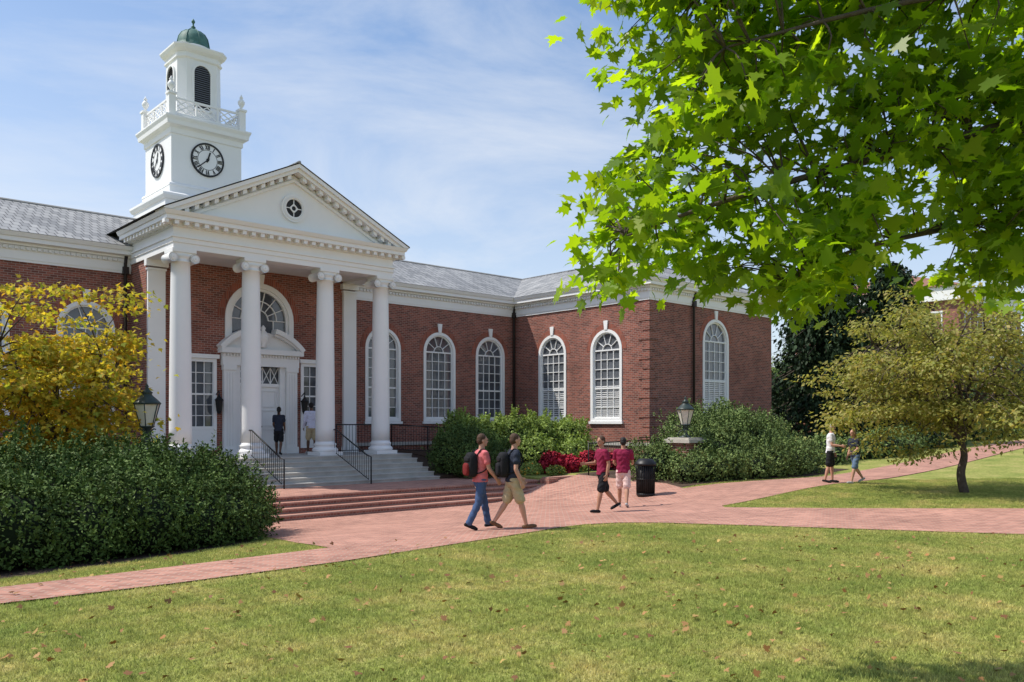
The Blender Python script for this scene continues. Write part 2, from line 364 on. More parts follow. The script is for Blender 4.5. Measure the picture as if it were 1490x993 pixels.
def arched_window(mb,f,cx,w,z0,zt,shut=False,fan=True,cols=4,g=2,panel=0.):
    o=arch(cx,w,z0,zt); t=.13; i=arch(cx,w-2*t,z0+t,zt-t); mb.ring(f,o,i,-.06,.035,1)
    t2=.19; i2=arch(cx,w-2*t2,z0+t2,zt-t2); mb.ring(f,i,i2,-.12,-.03,1)
    k=len(i); mb.add([f(u,z,-.1) for u,z in i],[tuple(range(k))],g)
    r=w/2-t2; sp=zt-w/2; zb=z0+t2
    if panel: mb.mbox(f,cx-r-.02,cx+r+.02,zb-.03,zb+panel,-.11,-.02,1); zb+=panel
    for c in range(1,cols):
        u=cx-r+2*r*c/cols; mb.mbox(f,u-.014,u+.014,zb,sp,-.098,-.055,1)
    nr=max(3,round((sp-zb)/.42))
    for q in range(1,nr):
        z=zb+(sp-zb)*q/nr; hw=.035 if q==nr//2 else .014
        mb.mbox(f,cx-r,cx+r,z-hw,z+hw,-.0985,-.052 if hw<.03 else -.045,1)
    mb.mbox(f,cx-r,cx+r,sp-.035,sp+.025,-.099,-.043,1)
    for q in range(1,5):
        a=math.pi*q/5; mb.mbar(f,(cx+r*.35*math.cos(a),sp+r*.35*math.sin(a)),(cx+r*math.cos(a),sp+r*math.sin(a)),.026,-.0975,-.056,1)
    oo=[(cx+r*.37*math.cos(math.pi*q/10),sp+r*.37*math.sin(math.pi*q/10)) for q in range(11)]
    for a,b in zip(oo[:-1],oo[1:]): mb.mbar(f,a,b,.03,-.0965,-.05,1)
    if shut:
        zm=zb+(sp-zb)*.48; n=int((zm-zb)/.085)
        for q in range(n): mb.mbox(f,cx-r,cx+r,zb+q*.085+.022,zb+q*.085+.058,-.0995,-.085,5)
        for q in range(5): 
            u=cx-r+2*r*q/4; mb.mbox(f,u-.02,u+.02,zb,zm,-.0992,-.078,1)
    mb.mbox(f,cx-w/2-.06,cx+w/2+.06,z0-.11,z0-.003,-.05,.09,1)
    R=w/2; seg=18
    ar=lambda rr:[(cx+rr*math.cos(math.pi*q/seg),sp+rr*math.sin(math.pi*q/seg)) for q in range(seg+1)]
    A,B=ar(R+.003),ar(R+.24)
    for q in range(seg): mb.prism(f,[A[q],A[q+1],B[q+1],B[q]],-.02,.012,3)
    mb.prism(f,[(cx-.075,zt-.02),(cx+.075,zt-.02),(cx+.12,zt+.38),(cx-.12,zt+.38)],-.02,.06,1)
def rect_window(mb,f,cx,w,z0,z1,cols,rows,g=2,t=.12,crown=True):
    mb.ring(f,rect(cx-w/2,cx+w/2,z0,z1),rect(cx-w/2+t,cx+w/2-t,z0+t,z1-t),-.1,.04,1)
    a,b,c,d=cx-w/2+t,cx+w/2-t,z0+t,z1-t
    mb.add([f(a,c,-.08),f(b,c,-.08),f(b,d,-.08),f(a,d,-.08)],[(0,1,2,3)],g)
    for q in range(1,cols): u=a+(b-a)*q/cols; mb.mbox(f,u-.012,u+.012,c,d,-.078,-.04,1)
    for q in range(1,rows):
        z=c+(d-c)*q/rows; hw=.03 if q==rows//2 else .012; mb.mbox(f,a,b,z-hw,z+hw,-.0785,-.036,1)
    if crown: mb.mbox(f,cx-w/2-.07,cx+w/2+.07,z1+.003,z1+.14,-.02,.12,1)
X0,X1=9.65,17.55; YP=28.3; YW=29.8; XW=27.35; YF=21.6; XE=36.8; CX=13.6
W=MB()
lw=[8.25,5.15,2.05,-1.05,-4.15,-7.25,-10.35]; rw=[19.84,22.83,25.82]; pw=[27.2,23.93]
wz0,wz1,ww=2.04,6.0,1.78
wall(W,mS(YW),-14,X0,-.7,7.2,[arch(c,ww,wz0,wz1) for c in lw])
wall(W,mS(YW),X1,XW,-.7,7.2,[arch(c,ww,wz0,wz1) for c in rw])
wall(W,mW(XW),YF,YW,-.7,7.2,[arch(c,ww,wz0,wz1) for c in pw])
wall(W,mS(YF),XW,XE,-.7,7.2,[arch(32.08,2.0,1.55,6.6)])
wall(W,mE(XE),YF,39,-.7,7.2,[]); wall(W,mN(39),-14,XE,-.7,7.2,[]); wall(W,mW(-14),YW,39,-.7,9,[])
wall(W,mW(X0),YP,YW,-.7,7.9,[]); wall(W,mE(X1),YP,YW,-.7,7.9,[])
doorhole=rect(CX-.95,CX+.95,.86,4.02)
wall(W,mS(YP),X0,X1,.5,7.9,[arch(CX,2.6,4.7,6.98),doorhole,rect(11.45-.55,11.45+.55,1.05,4.2),rect(15.75-.55,15.75+.55,1.05,4.2)])
z=1.0;k=0
while z<6.9:
    L=.55 if k%2 else .34
    W.box(XW-.035,XW+.003,YF-.035,YF+L,z,z+.36,0); W.box(XW+.004,XW+L,YF-.036,YF-.002,z+.001,z+.359,0); z+=.40;k+=1
W.obj('walls',BM,hall)
N=MB()
for c in lw: arched_window(N,mS(YW),c,ww,wz0,wz1)
for c in rw: arched_window(N,mS(YW),c,ww,wz0,wz1)
for c in pw: arched_window(N,mW(XW),c,ww,wz0,wz1,shut=True,g=4)
arched_window(N,mS(YF),32.08,2.0,1.55,6.6,shut=True,g=4,panel=.75)
for c in (11.45,15.75):
    rect_window(N,mS(YP),c,1.1,1.75,4.2,3,6); N.mbox(mS(YP),c-.55,c+.55,1.05,1.747,-.1,.03,1); N.mbox(mS(YP),c-.38,c+.38,1.15,1.65,.03,.05,1)
for f,a,b in ((mS(YW),X1,XW-.05),(mW(XW),YF-.06,YW-.06),(mS(YF),XW+.002,XE)):
    N.mbox(f,a,b,1.02,1.16,-.02,.058,7)
f=mS(YP); o=arch(CX,2.6,4.7,6.98); i=arch(CX,2.24,4.88,6.80); N.ring(f,o,i,-.1,.05,1); i2=arch(CX,2.06,4.97,6.71); N.ring(f,i,i2,-.14,-.02,1)
N.add([f(u,z,-.12) for u,z in i],[tuple(range(len(i)))],2)
sp=6.98-1.3
for rr in (.35,.68): 
    pp=[(CX+rr*math.cos(math.pi*q/14),sp+rr*math.sin(math.pi*q/14)) for q in range(15)]
    for a,b in zip(pp[:-1],pp[1:]): N.mbar(f,a,b,.03,-.118,-.06,1)
for q in range(0,8): 
    a=math.pi*q/7; N.mbar(f,(CX+.35*math.cos(a),sp+.35*math.sin(a)),(CX+1.05*math.cos(a),sp+1.05*math.sin(a)),.028,-.117,-.07,1)
for q in (-.55,0,.55): N.mbox(f,CX+q-.014,CX+q+.014,4.95,sp,-.118,-.07,1)
R=1.3; seg=20
for q in range(seg):
    a0,a1=math.pi*q/seg,math.pi*(q+1)/seg
    N.prism(f,[(CX+r_*math.cos(a_),sp+r_*math.sin(a_)) for r_,a_ in ((R+.003,a0),(R+.003,a1),(R+.26,a1),(R+.26,a0))],-.02,.012,3)
N.prism(f,[(CX-.1,6.96),(CX+.1,6.96),(CX+.15,7.3),(CX-.15,7.3)],-.02,.09,1)
N.obj('windows',BM,hall)
D=MB(); f=mS(YP)
for s in (-1,1):
    c=CX+s*1.18; D.mbox(f,c-.21,c+.21,.86,3.98,-.02,.16,1); D.mbox(f,c-.25,c+.25,.86,1.1,-.02,.20,1); D.mbox(f,c-.24,c+.24,3.83,4.0,-.02,.2,1)
    for q in (-.1,0,.1): D.mbox(f,c+q-.015,c+q+.015,1.2,3.75,.16,.175,5)
    D.mbox(f,CX+s*.86-.1,CX+s*.86+.1,.86,4.0,-.1,.05,1)
D.mbox(f,CX-1.45,CX+1.45,4.0,4.42,-.02,.19,1); D.mbox(f,CX-1.55,CX+1.55,4.42,4.6,-.02,.36,1)
for q in range(26): 
    u=CX-1.4+q*.112; D.mbox(f,u-.03,u+.03,4.32,4.41,.19,.25,1)
for s in (-1,1):
    pts=[]
    for q in range(13):
        a=math.radians(90-s*(50-q*3.1)); Rr=2.02; pts.append((CX+Rr*math.cos(a),4.6-1.30+Rr*math.sin(a)))
    for a,b in zip(pts[:-1],pts[1:]): D.mbar(f,a,b,.17,-.02,.38,1); D.mbar(f,(a[0],a[1]-.12),(b[0],b[1]-.12),.1,-.02,.26,5)
D.prism(f,[(CX-1.42,4.61)]+[(CX+1.98*math.cos(math.radians(90+44-q*8.8)),3.26+1.98*math.sin(math.radians(90+44-q*8.8))) for q in range(11)]+[(CX+1.42,4.61)],-.02,.1,5)
D.lathe([(.02,0),(.13,.02),(.07,.1),(.16,.25),(.2,.4),(.13,.55),(.06,.62),(.09,.7),(.02,.8)],(CX,YP-.26,4.66),14,1)
D.mbox(f,CX-.76,CX+.76,.86,3.28,-.16,-.1,1)
D.mbox(f,CX-.008,CX+.008,.88,3.26,-.1,-.096,8)
for s in (-1,1):
    for (a,b) in ((1.0,1.75),(1.85,2.45),(2.55,3.15)):
        D.ring(f,rect(CX+s*.38-.28,CX+s*.38+.28,a,b),rect(CX+s*.38-.24,CX+s*.38+.24,a+.04,b-.04),-.1,-.075,5)
    D.sphere((CX+s*.08,YP+.06,1.85),.035,8,6,8)
D.mbox(f,CX-.76,CX+.76,3.28,3.40,-.16,-.04,1)
D.add([f(CX-.76,3.4,-.14),f(CX+.76,3.4,-.14),f(CX+.76,3.98,-.14),f(CX-.76,3.98,-.14)],[(0,1,2,3)],2)
for q in range(1,5):
    u=CX-.76+1.52*q/5; D.mbox(f,u-.012,u+.012,3.4,3.98,-.139,-.1,1)
for q in range(5):
    u=CX-.76+1.52*q/5; D.mbar(f,(u,3.4),(u+.304,3.98),.02,-.1385,-.105,1); D.mbar(f,(u,3.98),(u+.304,3.4),.02,-.1382,-.106,1)
D.obj('front_door',BM,hall)
def sweep(mb,prof,path,mat=0):
    k=len(path); nn=[]
    for i in range(k-1):
        tx,ty=path[i+1][0]-path[i][0],path[i+1][1]-path[i][1]; L=math.hypot(tx,ty); nn.append((ty/L,-tx/L))
    V=[];m=len(prof)
    for i,p in enumerate(path):
        a=nn[max(0,i-1)]; b=nn[min(k-2,i)]
        ox,oy=(a[0],a[1]) if a==b else (a[0]+b[0],a[1]+b[1])
        for n_,z_ in prof: V.append((p[0]+ox*n_,p[1]+oy*n_,z_))
    F=[]
    for i in range(k-1):
        for j in range(m):
            j2=(j+1)%m; F.append((i*m+j,(i+1)*m+j,(i+1)*m+j2,i*m+j2))
    F.append(tuple(range(m))); F.append(tuple((k-1)*m+j for j in range(m))[::-1]); mb.add(V,F,mat)
C=MB()
prof=[(-.05,7.04),(.05,7.04),(.05,7.12),(.07,7.12),(.07,7.40),(.10,7.40),(.10,7.52),(.17,7.54),(.17,7.60),(.34,7.63),(.34,7.76),(.38,7.77),(.44,7.90),(-.05,7.905)]
pB=[(X1+.003,YW),(XW,YW),(XW,YF),(XE,YF),(XE,39)]
sweep(C,prof,[(-14,YW),(X0-.003,YW)],1); sweep(C,prof,pB,1)
def dentils(f,a,b,z0,z1,n0,n1,sp,w):
    n=int((b-a)/sp)
    for q in range(n): u=a+sp*(q+.5); C.mbox(f,u-w/2,u+w/2,z0,z1,n0,n1,5)
dentils(mS(YW),-3,X0-.3,7.42,7.51,.10,.16,.16,.09); dentils(mS(YW),X1+.4,XW-.2,7.42,7.51,.10,.16,.16,.09)
dentils(mW(XW),YF,YW-.2,7.42,7.51,.10,.16,.16,.09); dentils(mS(YF),XW,XE,7.42,7.51,.10,.16,.16,.09)
xa,xb,yf=9.6,17.6,25.8
prof=[(-.6,7.335),(0,7.335),(0,7.52),(.03,7.52),(.03,7.66),(.07,7.67),(.07,7.71),(.0,7.72),(.0,7.98),(.07,8.0),(.07,8.12),(.1,8.13),(.32,8.14),(.32,8.27),(.36,8.28),(.42,8.40),(-.6,8.405)]
sweep(C,prof,[(xa,YW),(xa,yf),(xb,yf),(xb,YW)],1)
for (ff,a,b) in ((mS(yf),xa-.3,xb+.3),(mW(xa),yf,YW-.4),(mE(xb),yf,YW-.4)):
    n=int(round((b-a)/.31)); 
    for q in range(n+1):
        u=a+(b-a)*q/n; C.mbox(ff,u-.065,u+.065,8.02,8.135,.071,.28,1)
C.box(xa+.55,xb-.55,yf+.55,YP+.01,7.42,7.5,5)
sl=(10.62-8.43)/(CX-9.15)
C.prism(mS(yf+.02),[(xa+.1,8.406),(xb-.1,8.406),(CX,8.406+sl*(CX-xa-.1))],-.1,0,1)
for s in (-1,1):
    def rk(dtop,dbot,n0,n1,mat,e=4.45):
        zt=lambda t:10.62-sl*t
        q=[(CX,zt(0)-dtop),(CX+s*e,zt(e)-dtop),(CX+s*(e-.0),max(8.41,zt(e)-dbot)),(CX+s*max(0,(10.62-dbot-8.41)/sl),8.41) if zt(e)-dbot<8.41 else (CX+s*e,zt(e)-dbot),(CX,zt(0)-dbot)]
        C.prism(mS(yf),q,n0,n1,mat)
    rk(0,.13,-.3,.42,1,4.43); rk(.131,.26,-.3,.34,1,4.2); rk(.44,.54,-.3,.06,1,3.4)
    n=12
    for q in range(n):
        t=.28+q*.31; z=10.62-sl*t-.265; u=CX+s*t
        C.prism(mS(yf),[(u-.065,z+s*sl*.065),(u+.065,z-s*sl*.065),(u+.065,z-s*sl*.065-.13),(u-.065,z+s*sl*.065-.13)],-.02,.27,1)
def circ(c,r,n=28,a0=0): return [(c[0]+r*math.cos(a0+2*math.pi*i/n),c[1]+r*math.sin(a0+2*math.pi*i/n)) for i in range(n)]
oc=(CX,9.2); f=mS(yf-.0)
C.ring(f,circ(oc,.46),circ(oc,.30),-.05,.07,1); C.ring(f,circ(oc,.40),circ(oc,.34),.07,.09,5)
C.prism(f,circ(oc,.31),-.05,.0,6)
for q in range(4):
    a=math.pi/2*q; C.mbar(f,(oc[0]+.1*math.cos(a),oc[1]+.1*math.sin(a)),(oc[0]+.3*math.cos(a),oc[1]+.3*math.sin(a)),.025,.0,.03,1)
    a+=math.pi/4; C.mbar(f,(oc[0]+.14*math.cos(a-.75),oc[1]+.14*math.sin(a-.75)),(oc[0]+.14*math.cos(a+.75),oc[1]+.14*math.sin(a+.75)),.03,.001,.032,1)
C.ring(f,circ(oc,.12,16),circ(oc,.08,16),.002,.035,1)
for x in (9.95,17.25):
    ff=mS(YP); C.mbox(ff,x-.28,x+.28,1.0,7.08,-.02,.12,1); C.mbox(ff,x-.34,x+.34,.86,1.06,-.02,.18,1); C.mbox(ff,x-.36,x+.36,7.12,7.33,-.02,.2,1); C.mbox(ff,x-.31,x+.31,7.0,7.07,-.02,.15,1)
C.obj('cornice_and_pediment',BM,hall)
K=MB()
for x in (9.93,12.23,14.97,17.27):
    y=26.1; K.box(x-.44,x+.44,y-.44,y+.44,.855,.98,1)
    K.lathe([(.42,.0),(.445,.04),(.445,.09),(.41,.13),(.37,.15),(.36,.2),(.385,.23),(.385,.28),(.345,.31),(.335,.36)],(x,y,.98),32,1)
    H0,H1=1.34,6.93
    K.lathe([(.335-.055*(t**1.7),H0+(H1-H0)*t) for t in [q/12 for q in range(13)]]+[(.31,H1+.01),(.31,H1+.05),(.28,H1+.06),(.30,7.08),(.36,7.14)],(x,y,0),36,1)
    K.box(x-.37,x+.37,y-.34,y+.34,7.23,7.333,1)
    K.box(x-.36,x+.36,y-.30,y+.30,7.13,7.232,1)
    for s in (-1,1):
        K.prism(mS(y),circ((x+s*.335,7.06),.145,20),-.33,.33,1,True)
        for ss in (-1,1):
            K.prism(mS(y),circ((x+s*.335,7.06),.105,20),ss*.33,ss*.345,5); K.prism(mS(y),circ((x+s*.335,7.06),.07,18),ss*.345,ss*.36,1); K.prism(mS(y),circ((x+s*.335,7.06),.03,12),ss*.36,ss*.375,5)
K.obj('columns',BM,hall)
T=MB()
T.box(9.0,18.2,25.45,28.3,-.6,.85,0)
for q in range(1,6): T.box(9.0,18.2,25.45-.34*q,25.45-.34*(q-1)-.002,-.6,.85-.15*q,0)
for q in range(0,6): T.box(8.99,18.21,25.45-.34*q-.025,25.45-.34*q+.1,.85-.15*q-.035,.85-.15*q+.003,0)
T.obj('stone_steps',[stone],hall)
Rf=MB(); e=.45; ze=7.91; zr=9.95; yr=34.3; xr=32.08
xl=XW-e; yl=YW-e; yfr=YF-e; xre=XE+e; yb=39.45
V=[(-14.3,yl,ze),(xl,yl,ze),(xr,yr,zr),(-14.3,yr,zr),(xl,yfr,ze),(xr,YF+4.7,zr),(xre,yfr,ze),(xre,yb,ze),(-14.3,yb,ze)]
Rf.add(V,[(0,1,2,3),(1,4,5,2),(4,6,5),(6,7,2,5),(8,3,2,7),(0,3,8)],0)
V=[(9.12,25.36,8.455),(CX,25.36,10.66),(18.08,25.36,8.455),(9.12,34.3,8.455),(CX,34.3,10.66),(18.08,34.3,8.455)]
Rf.add(V,[(0,1,4,3),(1,2,5,4)],0); V2=[(x,y,z-.03) for x,y,z in V]; Rf.add(V2,[(0,1,4,3),(1,2,5,4)],0)
Rf.tube([(CX,25.36,10.67),(CX,32.6,10.67)],.05,6); Rf.tube([(-14.3,yr,zr+.01),(xr,yr,zr+.01),(xr,YF+4.7,zr+.01)],.06,6)
Rf.tube([(xl,yfr,ze+.02),(xr,YF+4.7,zr+.01),(xre,yfr,ze+.02)],.05,6)
Rf.obj('roof',[slate],hall)
G=MB()
for x,y in ((9.45,YW-.1),(XW-.12,YW-.12),(30.3,YF-.1)):
    G.tube([(x,y,-.3),(x,y,7.35),(x,y-.1,7.6)],.055,8)
    G.box(x-.09,x+.09,y-.09,y+.07,7.0,7.25)
G.obj('downspouts',[M('pipe_brown',(.03,.022,.02),.5,.1)],hall)
L=MB()
for s in (-1,1):
    x=CX+s*1.62; y=YP-.28
    L.tube([(x,YP,2.95),(x,y,3.1),(x,y,2.95)],.02,6); L.lathe([(.05,.0),(.1,.1),(.14,.45),(.17,.47),(.05,.6),(.02,.7)],(x,y,2.3),6,0,False)
L.obj('wall_lanterns',[iron],hall)
sc_=MB(); sc_.sphere((17.9,YW-.35,3.9),.09,12,8); sc_.tube([(17.9,YW,4.0),(17.9,YW-.3,4.0)],.025,6); sc_.box(17.78,18.02,YW-.04,YW+.0,3.85,4.15); sc_.obj('wall_camera',[white],hall)
# ------------------------------------------------------------ clock tower
tw=MB(); cx,cy=13.58,34.32
tw.box(cx-1.78,cx+1.78,cy-1.78,cy+1.78,8.0,10.78,1)
def band(hw,prof):
    m=len(prof); V=[]
    for sx,sy in ((-1,-1),(1,-1),(1,1),(-1,1)):
        for n_,z_ in prof: V.append((cx+sx*(hw+n_),cy+sy*(hw+n_),z_))
    F=[]
    for i in range(4):
        i2=(i+1)%4
        for j in range(m-1): F.append((i*m+j,i2*m+j,i2*m+j+1,i*m+j+1))
    F.append((m-1,2*m-1,3*m-1,4*m-1)); F.append((0,3*m,2*m,m)); tw.add(V,F,1)
band(1.78,[(.001,10.55),(.06,10.58),(.12,10.70),(.12,10.79),(.0,10.86),(-.2,10.9)])
tw.box(cx-1.52,cx+1.52,cy-1.52,cy+1.52,10.88,11.2,1); band(1.44,[(.002,11.15),(.1,11.2),(.08,11.28),(.002,11.33)])
tw.box(cx-1.42,cx+1.42,cy-1.42,cy+1.42,11.2,13.5,1)
band(1.42,[(.001,13.22),(.05,13.25),(.05,13.45),(.1,13.5),(.22,13.55),(.24,13.70),(.30,13.82),(.30,13.88),(-.1,13.92)])
hb=1.42
for sx in (-1,1):
    for sy in (-1,1):
        px_,py_=cx+sx*hb,cy+sy*hb
        tw.box(px_-.13,px_+.13,py_-.13,py_+.13,13.9,14.72,1); tw.box(px_-.17,px_+.17,py_-.17,py_+.17,14.72,14.8,1)
        tw.lathe([(.09,0),(.04,.06),(.05,.1),(.13,.24),(.14,.34),(.08,.42),(.05,.46),(.08,.5),(.03,.58),(.01,.64)],(px_,py_,14.8),14,1)
def rail(f,c):
    for z in (14.02,14.62): tw.mbox(f,c-hb+.13,c+hb-.13,z-.035,z+.035,-.04,.04,1)
    nb=3; w=(2*hb-.26)/nb
    for q in range(nb):
        a=c-hb+.13+q*w; b=a+w
        tw.mbar(f,(a,14.05),(b,14.59),.04,-.02,.02,1); tw.mbar(f,(a,14.59),(b,14.05),.04,-.018,.018,1)
        m=(a+b)/2; pts=[(a+.1,14.32),(m,14.55),(b-.1,14.32),(m,14.09)]
        for i in range(4): tw.mbar(f,pts[i],pts[(i+1)%4],.035,-.016,.016,1)
        if q: tw.mbox(f,a-.03,a+.03,14.05,14.59,-.03,.03,1)
rail(mS(cy-hb),cx); rail(mN(cy+hb),cx); rail(mW(cx-hb),cy); rail(mE(cx+hb),cy)
def chsq(hw,ch): return [(cx-hw+ch,cy-hw),(cx+hw-ch,cy-hw),(cx+hw,cy-hw+ch),(cx+hw,cy+hw-ch),(cx+hw-ch,cy+hw),(cx-hw+ch,cy+hw),(cx-hw,cy+hw-ch),(cx-hw,cy-hw+ch)]
def stack(levels,mat=1):
    V=[];F=[]
    for hw,ch,z in levels: V+=[(x,y,z) for x,y in chsq(hw,ch)]
    for j in range(len(levels)-1):
        for i in range(8): k=(i+1)%8; F.append((j*8+i,j*8+k,(j+1)*8+k,(j+1)*8+i))
    F.append(tuple((len(levels)-1)*8+i for i in range(8))); tw.add(V,F,mat)
stack([(1.0,.3,13.9),(1.0,.3,14.25),(.90,.28,14.3),(.88,.28,16.55),(.94,.28,16.6),(.94,.28,16.66),(.90,.27,16.68),(.90,.27,16.8),(1.02,.28,16.9),(1.08,.29,17.02),(1.08,.29,17.08),(.8,.25,17.2),(.72,.24,17.22)])
for f_,c0 in ((mS(cy-.885),cx),(mW(cx-.885),cy),(mE(cx+.885),cy),(mN(cy+.885),cx)):
    tw.ring(f_,arch(c0,.82,14.55,16.44),arch(c0,.66,14.62,16.36),-.03,.07,1)
    a=arch(c0,.68,14.6,16.37); tw.add([f_(u,z,.012) for u,z in a],[tuple(range(len(a)))],6)
    z=14.66
    while z<16.3:
        hw=.33 if z<16.02 else math.sqrt(max(.001,.33**2-(z-16.02)**2))
        V=[f_(c0-hw,z+.05,.015),f_(c0+hw,z+.05,.015),f_(c0+hw,z,.055),f_(c0-hw,z,.055)]; tw.add(V,[(0,1,2,3)],9); z+=.085
tw.lathe([(.70,17.2),(.70,17.3),(.66,17.32)],(cx,cy,0),24,1)
def clock(f,c,z):
    tw.prism(f,circ((c,z),.64,40),-.02,.03,1); tw.ring(f,circ((c,z),.67,40),circ((c,z),.605,40),.0,.06,6); tw.ring(f,circ((c,z),.405,40),circ((c,z),.385,40),.02,.034,6)
    st={12:'XII',1:'I',2:'II',3:'III',4:'IIII',5:'V',6:'VI',7:'VII',8:'VIII',9:'IX',10:'X',11:'XI'}
    for hh,t in st.items():
        a=math.pi/2-hh*math.pi/6; er=(math.cos(a),math.sin(a)); et=(math.sin(a),-math.cos(a))
        wd={'I':.05,'V':.10,'X':.10}; tot=sum(wd[q] for q in t); o=-tot/2
        def pt(tt,rr): return (c+er[0]*rr+et[0]*tt,z+er[1]*rr+et[1]*tt)
        for q in t:
            w_=wd[q]; m=o+w_/2
            if q=='I': tw.mbar(f,pt(m,.42),pt(m,.585),.034,.03,.042,6)
            elif q=='V': tw.mbar(f,pt(m-.03,.585),pt(m,.42),.034,.03,.042,6); tw.mbar(f,pt(m+.03,.585),pt(m,.42),.018,.03,.043,6)
            else: tw.mbar(f,pt(m-.035,.585),pt(m+.035,.42),.034,.03,.042,6); tw.mbar(f,pt(m+.035,.585),pt(m-.035,.42),.018,.03,.043,6)
            o+=w_
    for ang,L,w_ in ((math.radians(12.63*30),.33,.06),(math.radians(38*6),.52,.04)):
        a=math.pi/2-ang; tw.mbar(f,(c-.1*math.cos(a),z-.1*math.sin(a)),(c+L*math.cos(a),z+L*math.sin(a)),w_,.045,.055,6)
    tw.prism(f,circ((c,z),.06,16),.04,.06,6)
clock(mS(cy-1.42),cx,12.45)
fl_=lambda X:(lambda u,z,n:(X-n,2*cy-u,z))
clock(fl_(cx-1.42),cy,12.45)
tw.obj('clock_tower',BM,hall)
dm=MB(); dm.lathe([(.69,17.3),(.69,17.36),(.66,17.38),(.65,17.5),(.60,17.72),(.48,17.92),(.3,18.05),(.12,18.12),(.07,18.2),(.10,18.24),(.04,18.3),(.03,18.4),(.07,18.44),(.07,18.5),(.01,18.6)],(cx,cy,0),20)
for q in range(8):
    a=q*math.pi/4; dm.tube([(cx+r_*math.cos(a),cy+r_*math.sin(a),z_) for r_,z_ in ((.665,17.4),(.655,17.5),(.605,17.72),(.485,17.92),(.3,18.06),(.1,18.13))],.02,5)
dm.obj('copper_dome',[copper],hall)

# ------------------------------------------------------------ brick steps, landing, terraces, walls
bs=MB()
for q in range(4): bs.box(8.2,20.6,19.95+.38*q,21.09+(2.7 if q==3 else .0)+.002*q,-.9,-.55+.125*(q+1)+.03,0)
for q in range(4): bs.box(8.19,20.61,19.95+.38*q-.02,19.95+.38*q+.12,-.55+.125*(q+1)-.012,-.55+.125*(q+1)+.034,1)
nosem=brickmat('brick_nosing',(.50,.27,.20),(.36,.17,.13),(.40,.30,.25),.105,.2,.01)
bs.obj('brick_steps',[stepbrick,nosem])
ld=MB(); ld.box(8.22,20.58,21.26,23.9,-.5,-.012,0); ld.obj('brick_landing',[paver])
tb=MB()
def slope(x0,x1,y0,y1,z0,z1,mat):
    V=[(x0,y0,-1),(x1,y0,-1),(x1,y1,-1),(x0,y1,-1),(x0,y0,z0),(x1,y0,z0),(x1,y1,z1),(x0,y1,z1)]
    tb.add(V,[(4,5,6,7),(0,1,5,4),(1,2,6,5),(3,0,4,7)],mat)
slope(20.6,XW,20.95,22.3,.02,.1,1); slope(20.6,XW,22.3,YW,.1,.8,0); slope(18.21,20.6,23.92,YW,.1,.8,0); slope(-14,8.2,21.1,YW,-.05,.8,0)
tb.obj('planting_terrace',[mulch,lawn])
rwll=MB(); rwll.box(20.62,23.6,20.72,20.97,-.7,.02,0); rwll.box(20.6,23.62,20.68,21.0,.02,.09,1); rwll.box(20.45,20.9,20.5,20.95,-.7,.05,0)
rwll.obj('low_brick_wall',[stepbrick,nosem])
def pier(x,y,name):
    e_=empty(name); z0=h(x,y)-.2; p=MB(); p.box(x-.42,x+.42,y-.42,y+.42,z0,1.33,0); p.obj('brick_pier',[brick],e_)
    p=MB(); p.box(x-.52,x+.52,y-.52,y+.52,1.33,1.45,0); p.box(x-.42,x+.42,y-.42,y+.42,1.45,1.50,0); p.obj('stone_cap',[capstone],e_)
    b=1.50; l=MB()
    l.lathe([(.22,0),(.22,.03),(.12,.06),(.07,.12),(.05,.2),(.09,.26),(.06,.32),(.10,.38),(.16,.42),(.17,.44)],(x,y,b),16,0)
    for q in range(4):
        a=math.pi/4+q*math.pi/2; c_,s_=math.cos(a),math.sin(a)
        l.tube([(x+c_*r_,y+s_*r_,b+z_) for r_,z_ in ((.22,.02),(.26,.1),(.2,.2),(.1,.24),(.08,.32),(.16,.38),(.2,.36))],.014,6)
    bot,top=.14,.27
    for q in range(6):
        a=q*math.pi/3; c_,s_=math.cos(a),math.sin(a)
        l.tube([(x+c_*bot*1.04,y+s_*bot*1.04,b+.44),(x+c_*top*1.04,y+s_*top*1.04,b+.92)],.011,6)
    l.lathe([(.29,.92),(.30,.95),(.27,.98),(.2,1.05),(.12,1.12),(.1,1.16),(.13,1.18),(.06,1.24),(.03,1.3),(.04,1.33),(.005,1.38)],(x,y,b),12,0)
    l.obj('lantern_frame',[iron_g],e_)
    gl=MB(); gl.lathe([(bot,.44),(top,.92)],(x,y,b),6,0,False); gl.obj('lantern_glass',[lampglass],e_)
pier(6.6,19.3,'lamp_on_pier'); pier(23.2,16.8,'lamp_on_pier')
def fence(name,pts,hgt=.95,sp=.13,post=2.0,base=None):
    f_=MB()
    for (a,b) in zip(pts[:-1],pts[1:]):
        A=Vector(a);B=Vector(b);L=(B-A).length
        f_.tube([A+Vector((0,0,hgt)),B+Vector((0,0,hgt))],.025,6); f_.tube([A+Vector((0,0,.1)),B+Vector((0,0,.1))],.015,6)
        n=max(2,int(L/sp))
        for q in range(n+1):
            p=A.lerp(B,q/n); f_.tube([p+Vector((0,0,.1)),p+Vector((0,0,hgt))],.009,4)
        n=max(1,round(L/post))
        for q in range(n+1):
            p=A.lerp(B,q/n); f_.tube([p-Vector((0,0,.3)),p+Vector((0,0,hgt+.03))],.024,6)
    f_.obj(name,[iron])
fence('iron_fence',[(22.3,20.35,.15),(24.6,20.35,.2),(27.1,20.35,.25)],1.1)
fence('iron_fence',[(15.9,26.9,.87),(18.3,26.9,.87),(23.5,26.9,.6)],1.05)
